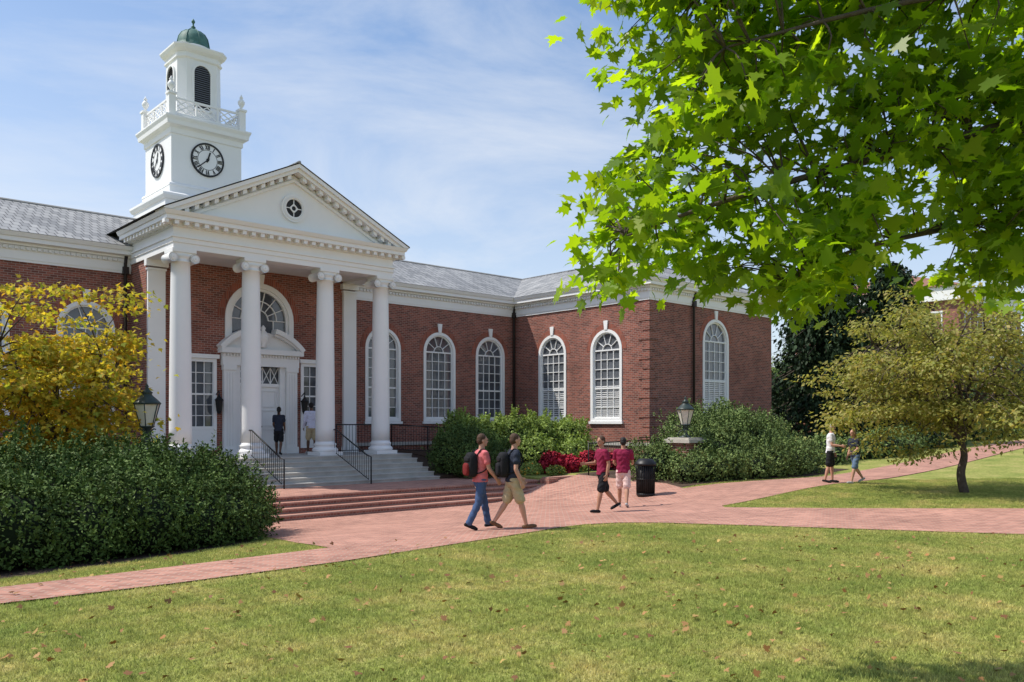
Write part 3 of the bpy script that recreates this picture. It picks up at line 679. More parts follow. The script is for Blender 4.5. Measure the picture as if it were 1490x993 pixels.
def handrail(x):
    a=MB(); y0,y1=25.75,23.6; z0,z1=.85,-.02; t=.9
    P=[(x,y0+.15,z0+t),(x,y0-.1,z0+t),(x,y1+.1,z1+t+.05),(x,y1-.15,z1+t),(x,y1-.15,z1)]
    a.tube(P,.024,8); a.tube([(x,y0+.15,z0),(x,y0+.15,z0+t)],.022,6)
    a.tube([(x,y0,z0+.12),(x,y1,z1+.15)],.014,6)
    for q in range(17):
        y=y0+(y1-y0)*q/16; tt=q/16; a.tube([(x,y,z0+.12+(z1+.03-z0)*tt),(x,y,z0+t+(z1+.03-z0)*tt)],.009,4)
    a.obj('stair_handrail',[iron])
handrail(12.05); handrail(15.15)
def bin_(x,y):
    e_=empty('litter_bin'); z=h(x,y)+.02; b=MB()
    b.lathe([(.25,0),(.27,.03),(.27,.08),(.25,.09)],(x,y,z),24); b.lathe([(.235,.08),(.235,.9)],(x,y,z),24)
    for q in range(28):
        a=2*math.pi*q/28; c_,s_=math.cos(a),math.sin(a); b.tube([(x+c_*r_,y+s_*r_,z+z_) for r_,z_ in ((.26,.06),(.265,.4),(.27,.7),(.30,.92))],.012,4)
    b.lathe([(.26,.48),(.28,.5),(.26,.52)],(x,y,z),24); b.lathe([(.31,.9),(.33,.93),(.31,.96),(.29,1.0),(.2,1.08),(.17,1.09)],(x,y,z),24)
    b.obj('bin_body',[iron],e_)
bin_(19.45,15.5)

# ------------------------------------------------------------ vegetation
hedge_m=foliage('hedge_leaf',[(.045,.085,.018),(.07,.12,.026),(.11,.165,.04),(.055,.095,.022)],0)
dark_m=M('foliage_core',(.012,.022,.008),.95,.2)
hedge=empty('hedge_bush')
hb_=[]
for (x,y,r_,zt) in [(8.0,18.3,.95,.9),(7.35,17.7,1.15,1.25),(6.4,17.3,1.2,1.45),(5.4,16.9,1.3,1.55),(4.4,16.5,1.3,1.42),(3.4,16.2,1.35,1.56),(2.3,16.0,1.35,1.4),(1.1,15.9,1.4,1.54),(0,15.8,1.4,1.45),(-1.3,15.8,1.4,1.5),(-2.6,15.8,1.4,1.5),
    (7.6,16.9,.8,.6),(6.9,16.2,.85,.85),(6.0,15.7,.9,.9),(5.0,15.3,.95,1.15),(3.9,15.0,1.0,1.0),(2.9,14.8,1.0,1.2),(1.8,14.7,1.0,1.05),(.6,14.6,1.0,1.2)]:
    zb=h(x,y); H_=zt-zb; hb_.append((x,y,zb+H_*.42,r_,r_,H_*.58))
blob_leaves('foliage',hb_,84000,.066,[hedge_m],hedge,lump=.30,inner=.76,sprig=.8,shag=.07)
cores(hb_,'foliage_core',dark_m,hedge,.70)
jun_m=foliage('juniper_leaf',[(.08,.13,.038),(.12,.175,.05),(.18,.235,.075),(.10,.15,.045)],0)
jb=empty('juniper_bush'); B=[]
for (x,y,r_,zt) in [(22.6,17.6,1.0,1.25),(23.6,17.2,1.1,1.5),(24.4,16.6,1.1,1.75),(25.4,16.9,1.3,2.05),(26.5,17.0,1.4,2.3),(27.7,17.0,1.3,2.15),(28.9,17.2,1.2,1.9),(22.6,16.0,.9,.95),(23.4,15.6,.9,.95),(24.6,15.4,.9,1.05),(25.8,15.4,.9,1.2),(27.0,15.4,.9,1.25),(28.2,15.6,.9,1.2),(29.4,16.2,.9,1.1),(26.2,18.4,1.4,2.4),(28,18.5,1.4,2.5)]:
    zb=h(x,y); H_=zt-zb; B.append((x,y,zb+H_*.4,r_,r_,H_*.6))
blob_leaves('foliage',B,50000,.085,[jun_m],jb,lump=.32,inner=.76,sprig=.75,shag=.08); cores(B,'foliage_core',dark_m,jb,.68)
sh_d=foliage('shrub_dark',[(.05,.09,.025),(.08,.13,.035),(.11,.17,.045)],0)
sh_l=foliage('shrub_light',[(.16,.24,.05),(.24,.33,.08),(.32,.40,.12),(.20,.28,.065)],.2,(1.4,1.4,.6))
s1=empty('shrub'); B=[(19.2,24.2,.75,.85,1.0,.85),(20.2,24.6,.9,1.0,1.0,.85),(19.6,23.4,.5,.8,.8,.65),(20.8,23.7,.5,.8,.7,.6)]
blob_leaves('foliage',B,20000,.075,[sh_d],s1,lump=.25,sprig=.5); cores(B,'core',dark_m,s1)
s2=empty('shrub'); B=[(21.6,25.4,1.1,1.1,1.0,1.0),(22.9,25.2,1.2,1.0,1.0,1.05),(24.1,24.9,1.2,1.0,1.0,1.05),(25.3,24.2,1.1,1.0,1.0,.95),(23.2,24.0,.75,.9,.7,.65),(21.6,26.8,1.2,.9,.9,1.1),(24.6,23.2,.7,.7,.7,.6)]
blob_leaves('foliage',B,26000,.085,[sh_l],s2,T=T_WIDE,lump=.25,sprig=.4); cores(B,'core',dark_m,s2)
red=foliage('coleus_red',[(.30,.012,.03),(.45,.03,.05),(.18,.01,.03)],0)
s3=empty('coleus_plant'); B=[(22.2,22.1,.45,.5,.45,.42),(22.8,21.8,.4,.4,.4,.35)]
blob_leaves('foliage',B,3000,.11,[red],s3,T=T_WIDE)
s3=empty('coleus_plant'); B=[(24.1,21.9,.45,.55,.45,.42),(24.8,21.6,.42,.45,.4,.38)]
blob_leaves('foliage',B,3000,.11,[red],s3,T=T_WIDE)
yel=foliage('flower_yellow',[(.7,.36,.03),(.8,.55,.08),(.6,.14,.03)],0)
s4=empty('flower_bed'); B=[(21.2,22.2,.28,.55,.35,.25),(21.9,21.6,.22,.4,.3,.2),(23.4,21.8,.22,.45,.3,.2)]
blob_leaves('foliage',B,3500,.07,[sh_l],s4); blob_leaves('flowers',B,260,.06,[yel],s4,T=T_WIDE,inner=.98)

def smoothpts(P,k=5):
    P=[Vector(p) for p in P]; out=[]
    for i in range(len(P)-1):
        p0=P[max(i-1,0)];p1=P[i];p2=P[i+1];p3=P[min(i+2,len(P)-1)]
        for q in range(k):
            t=q/k; out.append(.5*((2*p1)+(-p0+p2)*t+(2*p0-5*p1+4*p2-p3)*t*t+(-p0+3*p1-3*p2+p3)*t**3))
    out.append(P[-1]); return out
def twig(mb,pool,tgt,r0=.02,r1=.005,sag=.1):
    t=Vector(tgt); j=min(range(len(pool)),key=lambda i:(pool[i]-t).length*(1+.3*random.random())); a=pool[j]; m=a.lerp(t,.5)+Vector((random.uniform(-.1,.1),random.uniform(-.1,.1),sag*(t-a).length))
    mb.tube([a,a.lerp(m,.6)+Vector((0,0,.02)),m,t],[r0,r0*.8,(r0+r1)/2,r1],5)
def broad_tree(name,base,trunk,ell,ncl,clr,per,size,mat,seed,T=T_LEAF,r0=.14,nlimb=7,flat=.5,hollow=.35,wobk=1.,shape=None):
    rng=np.random.default_rng(seed); e_=empty(name); mb=MB(); pool=[]
    tp=smoothpts(trunk); mb.tube(tp,[r0*(1-.45*i/(len(tp)-1)) for i in range(len(tp))],10)
    c=np.array(ell[:3]); R_=np.array(ell[3:])
    for q in range(nlimb):
        a=2*math.pi*(q+.3*rng.random())/nlimb; el_=rng.uniform(.0,.9)
        end=Vector(c+R_*np.array([math.cos(a)*math.cos(el_),math.sin(a)*math.cos(el_),math.sin(el_)])*.75)
        st=tp[-1-int(rng.integers(0,4))]
        pts=smoothpts([st,st.lerp(end,.35)+Vector((0,0,.15*R_[2])),st.lerp(end,.7)+Vector((rng.normal()*.15,rng.normal()*.15,.12*R_[2])),end],4)
        mb.tube(pts,[r0*.5*(1-.85*i/(len(pts)-1)) for i in range(len(pts))],7); pool+=pts[3:]
    Cc=[];
    while len(Cc)<ncl:
        d_=nrm(rng.normal(size=3)); rr_=rng.uniform(hollow,1)**.6; 
        wob=1+wobk*(.18*math.sin(d_[0]*5+seed)+.14*math.sin(d_[1]*7+seed*2)+.1*math.sin(d_[2]*9))
        p=c+d_*R_*rr_*wob
        if shape and not shape(p): continue
        Cc.append(p)
    for p in Cc: twig(mb,pool,p)
    mb.obj('trunk_and_branches',[bark],e_)
    Cc=np.array(Cc); s_=clr*(.6+.8*rng.random(ncl)); idx=np.repeat(np.arange(ncl),per)
    off=rng.normal(size=(len(idx),3))*np.array([1,1,flat])*s_[idx][:,None]*.5
    P=Cc[idx]+off; N_=nrm(off)*.35+rng.normal(size=P.shape)*.5+np.array([0,0,.7])
    leaves('foliage',P,N_,size,T,[mat],e_,tip=nrm(off)+rng.normal(size=P.shape)*.5+np.array([0,0,-.4]),rng=rng)
gold=foliage('gold_leaf',[(.55,.42,.06),(.66,.50,.07),(.34,.38,.05),(.64,.36,.045),(.26,.32,.045),(.60,.50,.09)],.5,(1.25,1.25,.6))
zb=h(5.6,20.6)
broad_tree('golden_maple_tree',(5.4,20.6),[(5.4,20.8,zb),(5.45,20.8,zb+.7),(5.4,20.9,zb+1.3)],(5.0,20.9,2.65,2.15,2.0,2.05),155,.60,105,.105,gold,5,T=T_MAPLE,r0=.09,nlimb=11,flat=.32,hollow=.2,wobk=1.6)
dog=foliage('dogwood_leaf',[(.20,.235,.06),(.28,.30,.08),(.38,.35,.12),(.21,.22,.055),(.44,.36,.15)],.4,(1.5,1.45,.7))
bx,by=23.7,8.25; zb=h(bx,by)
broad_tree('dogwood_tree',(bx,by),[(bx,by,zb-.1),(bx-.1,by+.08,zb+.5),(bx+.05,by+.05,zb+1.0),(bx-.1,by+.1,zb+1.5)],(bx-.2,by+.5,3.2,2.95,2.95,1.95),230,.60,120,.115,dog,9,r0=.13,nlimb=12,flat=.32,hollow=.3,wobk=1.2)
sp_m=foliage('spruce_needles',[(.014,.030,.013),(.024,.046,.020),(.036,.060,.028)],0)
def conifer(name,x,y,H_,R_,n,seed):
    rng=np.random.default_rng(seed); e_=empty(name); mb=MB(); z0=h(x,y); mb.tube([(x,y,z0-.1),(x,y,z0+H_*.5),(x,y,z0+H_)],[.28,.16,.03],8)
    P=[];Tp=[]
    for q in range(n):
        t=rng.random()**.8; z=z0+.5+(H_-.5)*t; a=rng.random()*6.28; L=R_*(1-t)**.55*(.65+.5*rng.random())+.25
        d_=np.array([math.cos(a),math.sin(a),0]); end=np.array([x,y,z])+d_*L+np.array([0,0,-.25*L])
        if q%4==0: mb.tube([(x,y,z),tuple(np.array([x,y,z])+d_*L*.5+np.array([0,0,.05])),tuple(end)],[.04,.03,.01],4)
        k=46; s_=rng.random(k); 
        pts=np.array([x,y,z])+d_*L*s_[:,None]; pts[:,2]-= .25*L*s_**2+ rng.random(k)**1.3*(1.1*s_)
        pts+=rng.normal(size=(k,3))*np.array([.18,.18,.06]); P.append(pts); Tp.append(np.tile(d_*.3+np.array([0,0,-1]),(k,1)))
    mb.obj('trunk',[bark],e_); P=np.concatenate(P);Tp=np.concatenate(Tp)
    leaves('foliage',P,rng.normal(size=P.shape)+.01,.26,T_LEAF,[sp_m],e_,tip=Tp+rng.normal(size=P.shape)*.25,rng=rng)
conifer('weeping_spruce_tree',41.6,21.2,10.0,3.9,700,4); conifer('weeping_spruce_tree',45.6,19.6,9.8,3.9,650,14)
bg=foliage('tree_leaf_bg',[(.06,.10,.025),(.09,.145,.033),(.14,.19,.05)],0)
tr=empty('background_trees'); B=[]
rr=random.Random(5)
for q in range(34):
    x=rr.uniform(58,110); y=rr.uniform(4,40); H_=rr.uniform(5,8.0); R_=rr.uniform(2.5,4.5)
    if x<80 and y>22: H_=min(H_,6.5)
    B.append((x,y,1+H_*.55,R_,R_,H_*.55))
for q in range(30):
    x=rr.uniform(-60,120); y=rr.uniform(75,110); H_=rr.uniform(4,6); R_=rr.uniform(4,6); B.append((x,y,H_*.4,R_,R_,H_*.6))
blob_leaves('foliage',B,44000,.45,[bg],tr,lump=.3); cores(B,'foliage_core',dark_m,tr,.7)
lh=empty('low_hedge'); B=[]
for q in range(26):
    x=33+q*1.15; y=16.9+.5*math.sin(q)+ (0 if q<8 else (q-8)*.12); B.append((x,y,h(x,y)+.4,1.0,.9,.7+.25*math.sin(q*2.1)))
blob_leaves('foliage',B,20000,.13,[jun_m],lh,lump=.25); cores(B,'foliage_core',dark_m,lh)
fb=empty('brick_building'); q_=MB(); bx0,bx1,by0,by1=76,92,27,42
q_.box(bx0,bx1,by0,by1,0,12.4,0); q_.box(bx0-.4,bx1+.4,by0-.4,by1+.4,12.4,13.6,1)
for f_,a,b in ((mS(by0),bx0,bx1),(mW(bx0),by0,by1)):
    u=a+2
    while u<b-1:
        for z in (2,5.8,9.4): rect_window(q_,f_,u,1.4,z,z+2.0,3,4)
        u+=3
q_.obj('walls',BM,fb)
q_=MB(); V=[(bx0-.6,by0-.6,13.6),(bx1+.6,by0-.6,13.6),(bx1+.6,by1+.6,13.6),(bx0-.6,by1+.6,13.6),(bx0+6,(by0+by1)/2,16.2),(bx1-6,(by0+by1)/2,16.2)]
q_.add(V,[(0,1,5,4),(1,2,5),(2,3,4,5),(3,0,4)],0); q_.obj('roof',[M('tile_roof',(.24,.12,.085),.8,.2)],fb)

# near maple
mp=empty('maple_tree'); mb=MB(); rng=np.random.default_rng(21)
def W3(r,z,d): 
    x,y=site(r,d); return Vector((x,y,z))
mb.tube(smoothpts([W3(8.8,-.1,7.2),W3(8.75,1.5,7.2),W3(8.9,3.2,7.1),W3(8.7,5.5,7.0),W3(8.8,8,7)]),[.34-.012*i for i in range(21)],14)
bough=[([W3(8.8,3.2,7.1),W3(6.6,4.3,6.6),W3(4.4,4.35,6.2),W3(2.7,3.95,6.0),W3(1.5,3.6,5.9),W3(.8,3.35,5.9)],.085,.008),
 ([W3(8.8,4,7.0),W3(6.4,5.2,6.3),W3(4.2,5.1,5.7),W3(2.6,4.8,5.5),W3(1.4,4.5,5.5)],.08,.008),
 ([W3(8.7,5,7.0),W3(6.0,6.2,6.4),W3(3.2,6.0,6.2),W3(1.5,5.3,6.2)],.09,.01),
 ([W3(6.6,4.3,6.6),W3(5,3.9,6.9),W3(3.6,3.6,6.6),W3(2.6,3.35,6.4),W3(2.1,3.1,6.3)],.05,.008),
 ([W3(6.6,4.3,6.6),W3(5.6,3.8,5.8),W3(4.4,3.6,5.4),W3(3.4,3.4,5.4)],.045,.008),
 ([W3(8.8,3.6,7.1),W3(8,4.4,8.5),W3(7,4.6,10)],.09,.02),([W3(8.8,3.8,7.1),W3(10,4.6,6.5),W3(11.5,4.8,6)],.09,.02)]
pool=[]
for pts,a,b in bough:
    pp=smoothpts(pts,5); mb.tube(pp,[a+(b-a)*(i/(len(pp)-1))**.6 for i in range(len(pp))],8); pool+=pp[4:]
OUT=[(.75,5.5),(.72,5.07),(.85,4.8),(.98,4.5),(1.02,4.35),(1.14,4.15),(.86,3.98),(.72,3.82),(.50,3.50),(.46,3.28),(.62,3.06),(.86,3.06),(1.08,3.28),(1.30,3.30),(1.55,3.16),(1.72,3.26),(1.87,3.0),(2.14,2.84),(2.41,2.96),(2.55,3.22),(2.93,3.32),(3.22,3.22),(3.67,3.15),(6.5,3.1),(10,3.4),(11,5),(9.5,7.4),(3,7.0),(1.0,6.3)]
CL=[]
while len(CL)<820:
    r_=rng.uniform(.3,5.2) if rng.random()<.82 else rng.uniform(5,11); z_=rng.uniform(2.8,6.3 if r_<5 else 7.3)
    if not inpoly(r_,z_,OUT): continue
    if math.sin(r_*3.1+z_*2.3)*math.sin(z_*4.4-r_*1.3)>.66: continue
    d_=rng.uniform(5.3,7.0) if r_<4.5 else rng.uniform(4.6,9)
    CL.append(W3(r_,z_,d_))
for c in CL: twig(mb,pool,c,.009,.003,.12)
mb.obj('trunk_and_branches',[bark],mp)
CLn=np.array([tuple(c) for c in CL]); per=17; idx=np.repeat(np.arange(len(CLn)),per)
off=rng.normal(size=(len(idx),3))*np.array([.14,.14,.07]); P=CLn[idx]+off; P[:,2]-=.35*(off[:,0]**2+off[:,1]**2)
sunv=np.array([-RX*.6,-RY*.6,.8])
N_=nrm(off)*.3+rng.normal(size=P.shape)*.6+sunv*.5+np.array([0,0,.3])
mleaf=foliage('maple_leaf',[(.09,.16,.012),(.13,.21,.016),(.17,.26,.02),(.25,.32,.025),(.10,.17,.014)],.62,(2.3,2.35,.4),rough=.4,spec=.35)
leaves('foliage',P,N_,.125,T_MAPLE,[mleaf],mp,tip=nrm(off)*np.array([1,1,.3])+rng.normal(size=P.shape)*.35+np.array([0,0,-.6]),rng=rng)

# ------------------------------------------------------------ people
def cm(name,c,rough=.85): return M(name,c,rough,.12,14,bump=.35,bscale=22,spec=.15)
SK=M('skin_light',(.50,.27,.19),.55,.06,12,spec=.35); SKT=M('skin_tan',(.40,.21,.135),.55,.06,12); SKD=M('skin_brown',(.13,.065,.04),.5,.06,12)
HB=M('hair_brown',(.07,.035,.018),.6,.3,60,bump=.6,bscale=120); HK=M('hair_black',(.012,.01,.009),.5,.3,60,bump=.6,bscale=120); HL=M('hair_blond',(.22,.13,.06),.6,.3,60)
LIP=M('lips',(.33,.11,.09),.5,.05); EYE=M('eye_dark',(.03,.02,.015),.3,.05)
class Body:
    def __init__(s): s.p=[]; s.mb=MB()
    def seg(s,a,b,ra,rb,lab,seg=14):
        a=Vector(a);b=Vector(b); s.p.append(('s',np.array(a),np.array(b),ra,rb,lab))
        d=(b-a); L=d.length; d=d/L
        pts=[a-d*ra*.85,a-d*ra*.5,a]+[a.lerp(b,t) for t in (.33,.66)]+[b,b+d*rb*.5,b+d*rb*.85]
        s.mb.tube(pts,[ra*.45,ra*.85,ra,ra+(rb-ra)*.33,ra+(rb-ra)*.66,rb,rb*.85,rb*.45],seg)
    def chain(s,pts,rs,lab):
        for i in range(len(pts)-1): s.seg(pts[i],pts[i+1],rs[i],rs[i+1],lab)
    def ell(s,c,r,lab):
        s.p.append(('e',np.array(c,float),np.array(r,float),lab)); s.mb.sphere(c,r,16,10)
    def torso(s,rings,labf):
        V=[];F=[];n=20
        for (x,y,z,a,b) in rings:
            for i in range(n):
                t=2*math.pi*i/n; c_,s_=math.cos(t),math.sin(t); c_=math.copysign(abs(c_)**.85,c_); s_=math.copysign(abs(s_)**.85,s_); V.append((x+a*c_,y+b*s_,z))
        for j in range(len(rings)-1):
            for i in range(n): k=(i+1)%n; F.append((j*n+i,j*n+k,(j+1)*n+k,(j+1)*n+i))
        F.append(tuple(range(n))[::-1]); F.append(tuple((len(rings)-1)*n+i for i in range(n)))
        s.mb.add(V,F); s.p.append(('t',np.array(rings,float),labf))
    def label(s,P):
        best=np.full(len(P),1e9); lab=np.zeros(len(P),int)
        for q in s.p:
            if q[0]=='s':
                _,a,b,ra,rb,l=q; ab=b-a; t=np.clip(((P-a)@ab)/(ab@ab),0,1); d=np.linalg.norm(P-(a+t[:,None]*ab),axis=1)-(ra+(rb-ra)*t); L=np.full(len(P),l)
            elif q[0]=='e':
                _,c,r,l=q; d=(np.linalg.norm((P-c)/r,axis=1)-1)*r.min(); L=np.full(len(P),l)
            else:
                R_=q[1]; zz=R_[:,2]; x=np.interp(P[:,2],zz,R_[:,0]);y=np.interp(P[:,2],zz,R_[:,1]);a=np.interp(P[:,2],zz,R_[:,3]);b=np.interp(P[:,2],zz,R_[:,4])
                d=(np.sqrt(((P[:,0]-x)/a)**2+((P[:,1]-y)/b)**2)-1)*np.minimum(a,b)
                d=np.maximum(d,np.maximum(zz[0]-P[:,2],P[:,2]-zz[-1])); L=q[2](P)
            m=d<best; best[m]=d[m]; lab[m]=L[m]
        return lab
SKIN,SHIRT,PANT,SHOE,HAIR,LIPS,EYES,CAP=range(8)
def person(name,x,y,z,head,H_,legs,arms,mats,long_pants=False,sleeve=.55,hair='short',yaw=0.,lean=.04,back=None,slim=1.,cap=False,vox=.0075,build=1.,prop=None):
    b=Body(); sw=.19*build
    hip=.93
    def leg(s,a,k,fp):
        hp=Vector((s*.085,0,hip)); th=.43; sh=.42
        kn=hp+Vector((s*.012,math.sin(a)*th,-math.cos(a)*th)); a2=a-k
        an=kn+Vector((0,math.sin(a2)*sh,-math.cos(a2)*sh))
        if long_pants:
            b.chain([hp,hp.lerp(kn,.5),kn,kn.lerp(an,.5),kn.lerp(an,.97)],[.10,.088,.074,.066,.066],PANT)
        else:
            b.chain([hp,hp.lerp(kn,.5),hp.lerp(kn,.86)],[.105*slim,.102*slim,.102*slim],PANT)
            b.chain([hp,kn],[.08,.054],SKIN)
        b.chain([kn,kn.lerp(an,.3),kn.lerp(an,.65),an],[.052,.058,.044,.034],SKIN)
        fd=Vector((s*.12,math.cos(fp),math.sin(fp))).normalized(); up=Vector((0,-math.sin(fp),math.cos(fp)))
        heel=an-fd*.055-up*.045; ball=an+fd*.12-up*.052; toe=an+fd*.175-up*.058
        b.chain([an-up*.02,heel.lerp(ball,.3)],[.036,.036],SHOE); b.chain([heel,heel.lerp(ball,.5),ball,toe],[.034,.036,.040,.030],SHOE)
        b.seg(ball+Vector((s*.012,0,0)),toe+Vector((-s*.012,0,0)),.032,.026,SHOE)
        return min(heel.z-.034,ball.z-.040,toe.z-.03)
    zl=min(leg(-1,*legs[0]),leg(1,*legs[1]))
    hem=.90
    def lf(P):
        L=np.full(len(P),SHIRT); L[P[:,2]<hem]=PANT; L[P[:,2]>1.505]=SKIN; return L
    ly=lambda zz:math.tan(lean)*(zz-.95)
    b.torso([(0,ly(zz),zz,a_*build,d_) for zz,a_,d_ in ((.80,.11,.085),(.86,.165,.118),(.898,.175,.124),(.902,.188,.137),(.98,.178,.128),(1.08,.166,.116),(1.16,.164,.116),(1.28,.178,.126),(1.38,.19,.126),(1.44,.18,.114),(1.485,.12,.085),(1.503,.088,.07))],lf)
    ys=ly(1.45)
    b.chain([(0,ly(1.46),1.46),(0,ly(1.6)+.008,1.60)],[.062,.054],SKIN)
    for s,(fa,el,ab) in zip((-1,1),arms):
        sh=Vector((s*sw,ys,1.435)); dU=Vector((s*math.sin(ab),math.sin(fa)*math.cos(ab),-math.cos(fa)*math.cos(ab))); e_=sh+dU*.29
        fb_=fa+el; dF=Vector((s*math.sin(ab)*.3-s*.05,math.sin(fb_),-math.cos(fb_))).normalized(); w_=e_+dF*.25
        b.seg((s*.10,ys,1.43),sh,.075,.066,SHIRT)
        if sleeve>1: 
            b.chain([sh,e_],[.064,.054],SHIRT); b.chain([e_,e_.lerp(w_,.95)],[.052,.04],SHIRT)
        else: b.chain([sh,sh.lerp(e_,sleeve)],[.068,.066],SHIRT)
        b.chain([sh,e_,e_.lerp(w_,.3),w_],[.048,.040,.042,.027],SKIN)
        side=Vector((0,math.cos(fb_),math.sin(fb_))); inn=Vector((-s,0,0))
        for q,(o,L_) in enumerate(((-.030,.062),(-.010,.078),(.011,.082),(.031,.072))):
            k0=w_+side*o*.5; k1=w_+dF*.085+side*o; b.seg(k0,k1,.014,.0125,SKIN,8)
            k2=k1+(dF*.9+inn*.25+side*o*2).normalized()*L_*.5; k3=k2+(dF*.65+inn*.75).normalized()*L_*.5
            b.seg(k1,k2,.0095,.009,SKIN,8); b.seg(k2,k3,.009,.0075,SKIN,8)
        t1=w_+dF*.03+side*.03; t2=t1+(dF*.6+side*.8+inn*.2).normalized()*.035; t3=t2+(dF*.9+side*.2+inn*.2).normalized()*.03
        b.seg(w_+dF*.01,t1,.014,.013,SKIN,8); b.seg(t1,t2,.0115,.010,SKIN,8); b.seg(t2,t3,.010,.008,SKIN,8)
    hy=ly(1.66)+.02; rot=Matrix.Rotation(yaw,3,'Z')
    def hp_(v): 
        q=rot@Vector(v); return (q.x,q.y+hy,q.z+1.68)
    def he(c,r,l): b.ell(hp_(c),r if abs(yaw)<.5 else (r[0]*abs(math.cos(yaw))+r[1]*abs(math.sin(yaw)),r[1]*abs(math.cos(yaw))+r[0]*abs(math.sin(yaw)),r[2]),l)
    he((0,-.008,.02),(.074,.092,.10),SKIN); he((0,.018,-.045),(.058,.068,.072),SKIN); he((0,.062,-.088),(.028,.022,.022),SKIN)
    he((0,.094,-.022),(.013,.017,.024),SKIN); he((0,.082,.022),(.055,.012,.012),SKIN)
    for s in (-1,1): he((s*.078,-.008,-.012),(.010,.018,.030),SKIN); he((s*.030,.083,.004),(.013,.007,.007),EYES)
    he((0,.080,-.058),(.024,.009,.007),LIPS)
    he((0,-.022,.042),(.082,.092,.092),HAIR); he((0,-.045,0),(.078,.072,.085),HAIR)
    if hair=='pony': he((0,-.13,.03),(.035,.045,.04),HAIR); b.chain([hp_((0,-.14,.02)),hp_((0,-.16,-.08)),hp_((0,-.14,-.19))],[.035,.035,.012],HAIR)
    if hair=='long': he((0,-.055,-.06),(.085,.06,.13),HAIR); b.chain([hp_((-.03,-.07,-.05)),hp_((-.04,-.08,-.22))],[.05,.03],HAIR); b.chain([hp_((.03,-.07,-.05)),hp_((.04,-.08,-.22))],[.05,.03],HAIR)
    if cap:
        he((0,-.015,.055),(.088,.10,.082),CAP); he((0,.10,.05),(.062,.07,.012),CAP)
    o=b.mb.obj(name,[],None); o.data.update()
    md=o.modifiers.new('r','REMESH'); md.mode='VOXEL'; md.voxel_size=vox
    sm=o.modifiers.new('s','SMOOTH'); sm.factor=.4; sm.iterations=2
    dg=bpy.context.evaluated_depsgraph_get(); me=bpy.data.meshes.new_from_object(o.evaluated_get(dg)); o.modifiers.clear(); o.data=me
    n=len(me.polygons); cc=np.zeros(n*3); me.polygons.foreach_get('center',cc); lab=b.label(cc.reshape(-1,3))
    nv=len(me.vertices); vc=np.zeros(nv*3); me.vertices.foreach_get('co',vc); vc=vc.reshape(-1,3); vn=np.zeros(nv*3); me.vertices.foreach_get('normal',vn); vn=vn.reshape(-1,3)
    vl=b.label(vc); cl=((vl==SHIRT)|(vl==PANT)).astype(float)
    q=vc; fo=np.sin(q[:,2]*46+np.sin(q[:,0]*21+x)*2.2+q[:,1]*13)*np.sin(q[:,0]*17+q[:,2]*9+y*3)
    vc=vc+vn*(cl*fo*.006)[:,None]; me.vertices.foreach_set('co',vc.ravel())
    me.materials.clear()
    for k in ('skin','shirt','pants','shoe','hair'): me.materials.append(mats[k])
    me.materials.append(LIP); me.materials.append(EYE); me.materials.append(mats.get('cap',mats['hair']))
    me.polygons.foreach_set('material_index',lab.astype(np.int32)); me.polygons.foreach_set('use_smooth',np.ones(n,bool)); me.update()
    sc=H_/1.8; o.scale=(sc,sc,sc); o.location=(x,y,z-zl*sc); o.rotation_euler=(0,0,math.atan2(-head[0],head[1]))
    if back:
        bp=MB(); 
        def sup(c,r,mat,e_=.45,n=18,m=12):
            V=[];F=[]
            pw_=lambda v:math.copysign(abs(v)**e_,v)
            for j in range(m+1):
                ph=-math.pi/2+math.pi*j/m
                for i in range(n):
                    t=2*math.pi*i/n; V.append((c[0]+r[0]*pw_(math.cos(ph))*pw_(math.cos(t)),c[1]+r[1]*pw_(math.cos(ph))*pw_(math.sin(t)),c[2]+r[2]*pw_(math.sin(ph))))
            for j in range(m):
                for i in range(n): k=(i+1)%n; F.append((j*n+i,j*n+k,(j+1)*n+k,(j+1)*n+i))
            bp.add(V,F,mat,True)
        yb_=ly(1.25)
        sup((0,yb_-.20,1.22),(.155,.10,.24),0,.6); sup((0,yb_-.30,1.14),(.115,.045,.12),1,.6); sup((0,yb_-.285,1.33),(.12,.03,.05),0,.6)
        for s in (-1,1):
            bp.tube(smoothpts([(s*.09,yb_-.12,1.40),(s*.105,yb_-.03,1.515),(s*.115,yb_+.09,1.46),(s*.13,yb_+.14,1.33),(s*.16,yb_+.09,1.2),(s*.165,yb_-.02,1.1),(s*.13,yb_-.14,1.06)]),.024,6,0,flat=.5)
        bp.tube(smoothpts([(-.03,yb_-.16,1.45),(0,yb_-.16,1.50),(.03,yb_-.16,1.45)]),.01,6,0)
        bo=bp.obj('backpack',back,o)
    return o
Rv=Vector((RX,RY)); Fv=Vector((FX,FY))
def hd(a):
    a=math.radians(a); v=Rv*math.cos(a)+Fv*math.sin(a); return (v.x,v.y)
navy=cm('cloth_navy',(.03,.036,.055)); pink=cm('cloth_coral',(.60,.16,.17)); jean=cm('denim',(.06,.10,.20)); khaki=cm('khaki',(.46,.37,.23)); maroon=cm('maroon',(.22,.018,.055))
blk=cm('cloth_black',(.018,.018,.021)); wht=cm('cloth_white',(.72,.72,.74)); lav=cm('cloth_lavender',(.66,.66,.80)); pshort=cm('cloth_pale_pink',(.66,.48,.44)); den=cm('denim_light',(.12,.18,.28)); shoe_b=cm('shoe_brown',(.16,.09,.05)); shoe_k=cm('shoe_black',(.02,.02,.022)); shoe_w=cm('shoe_grey',(.4,.4,.4)); bpr=cm('pack_red',(.16,.02,.02))
gz=lambda x,y:h(x,y)+.02
x,y=10.45,12.35
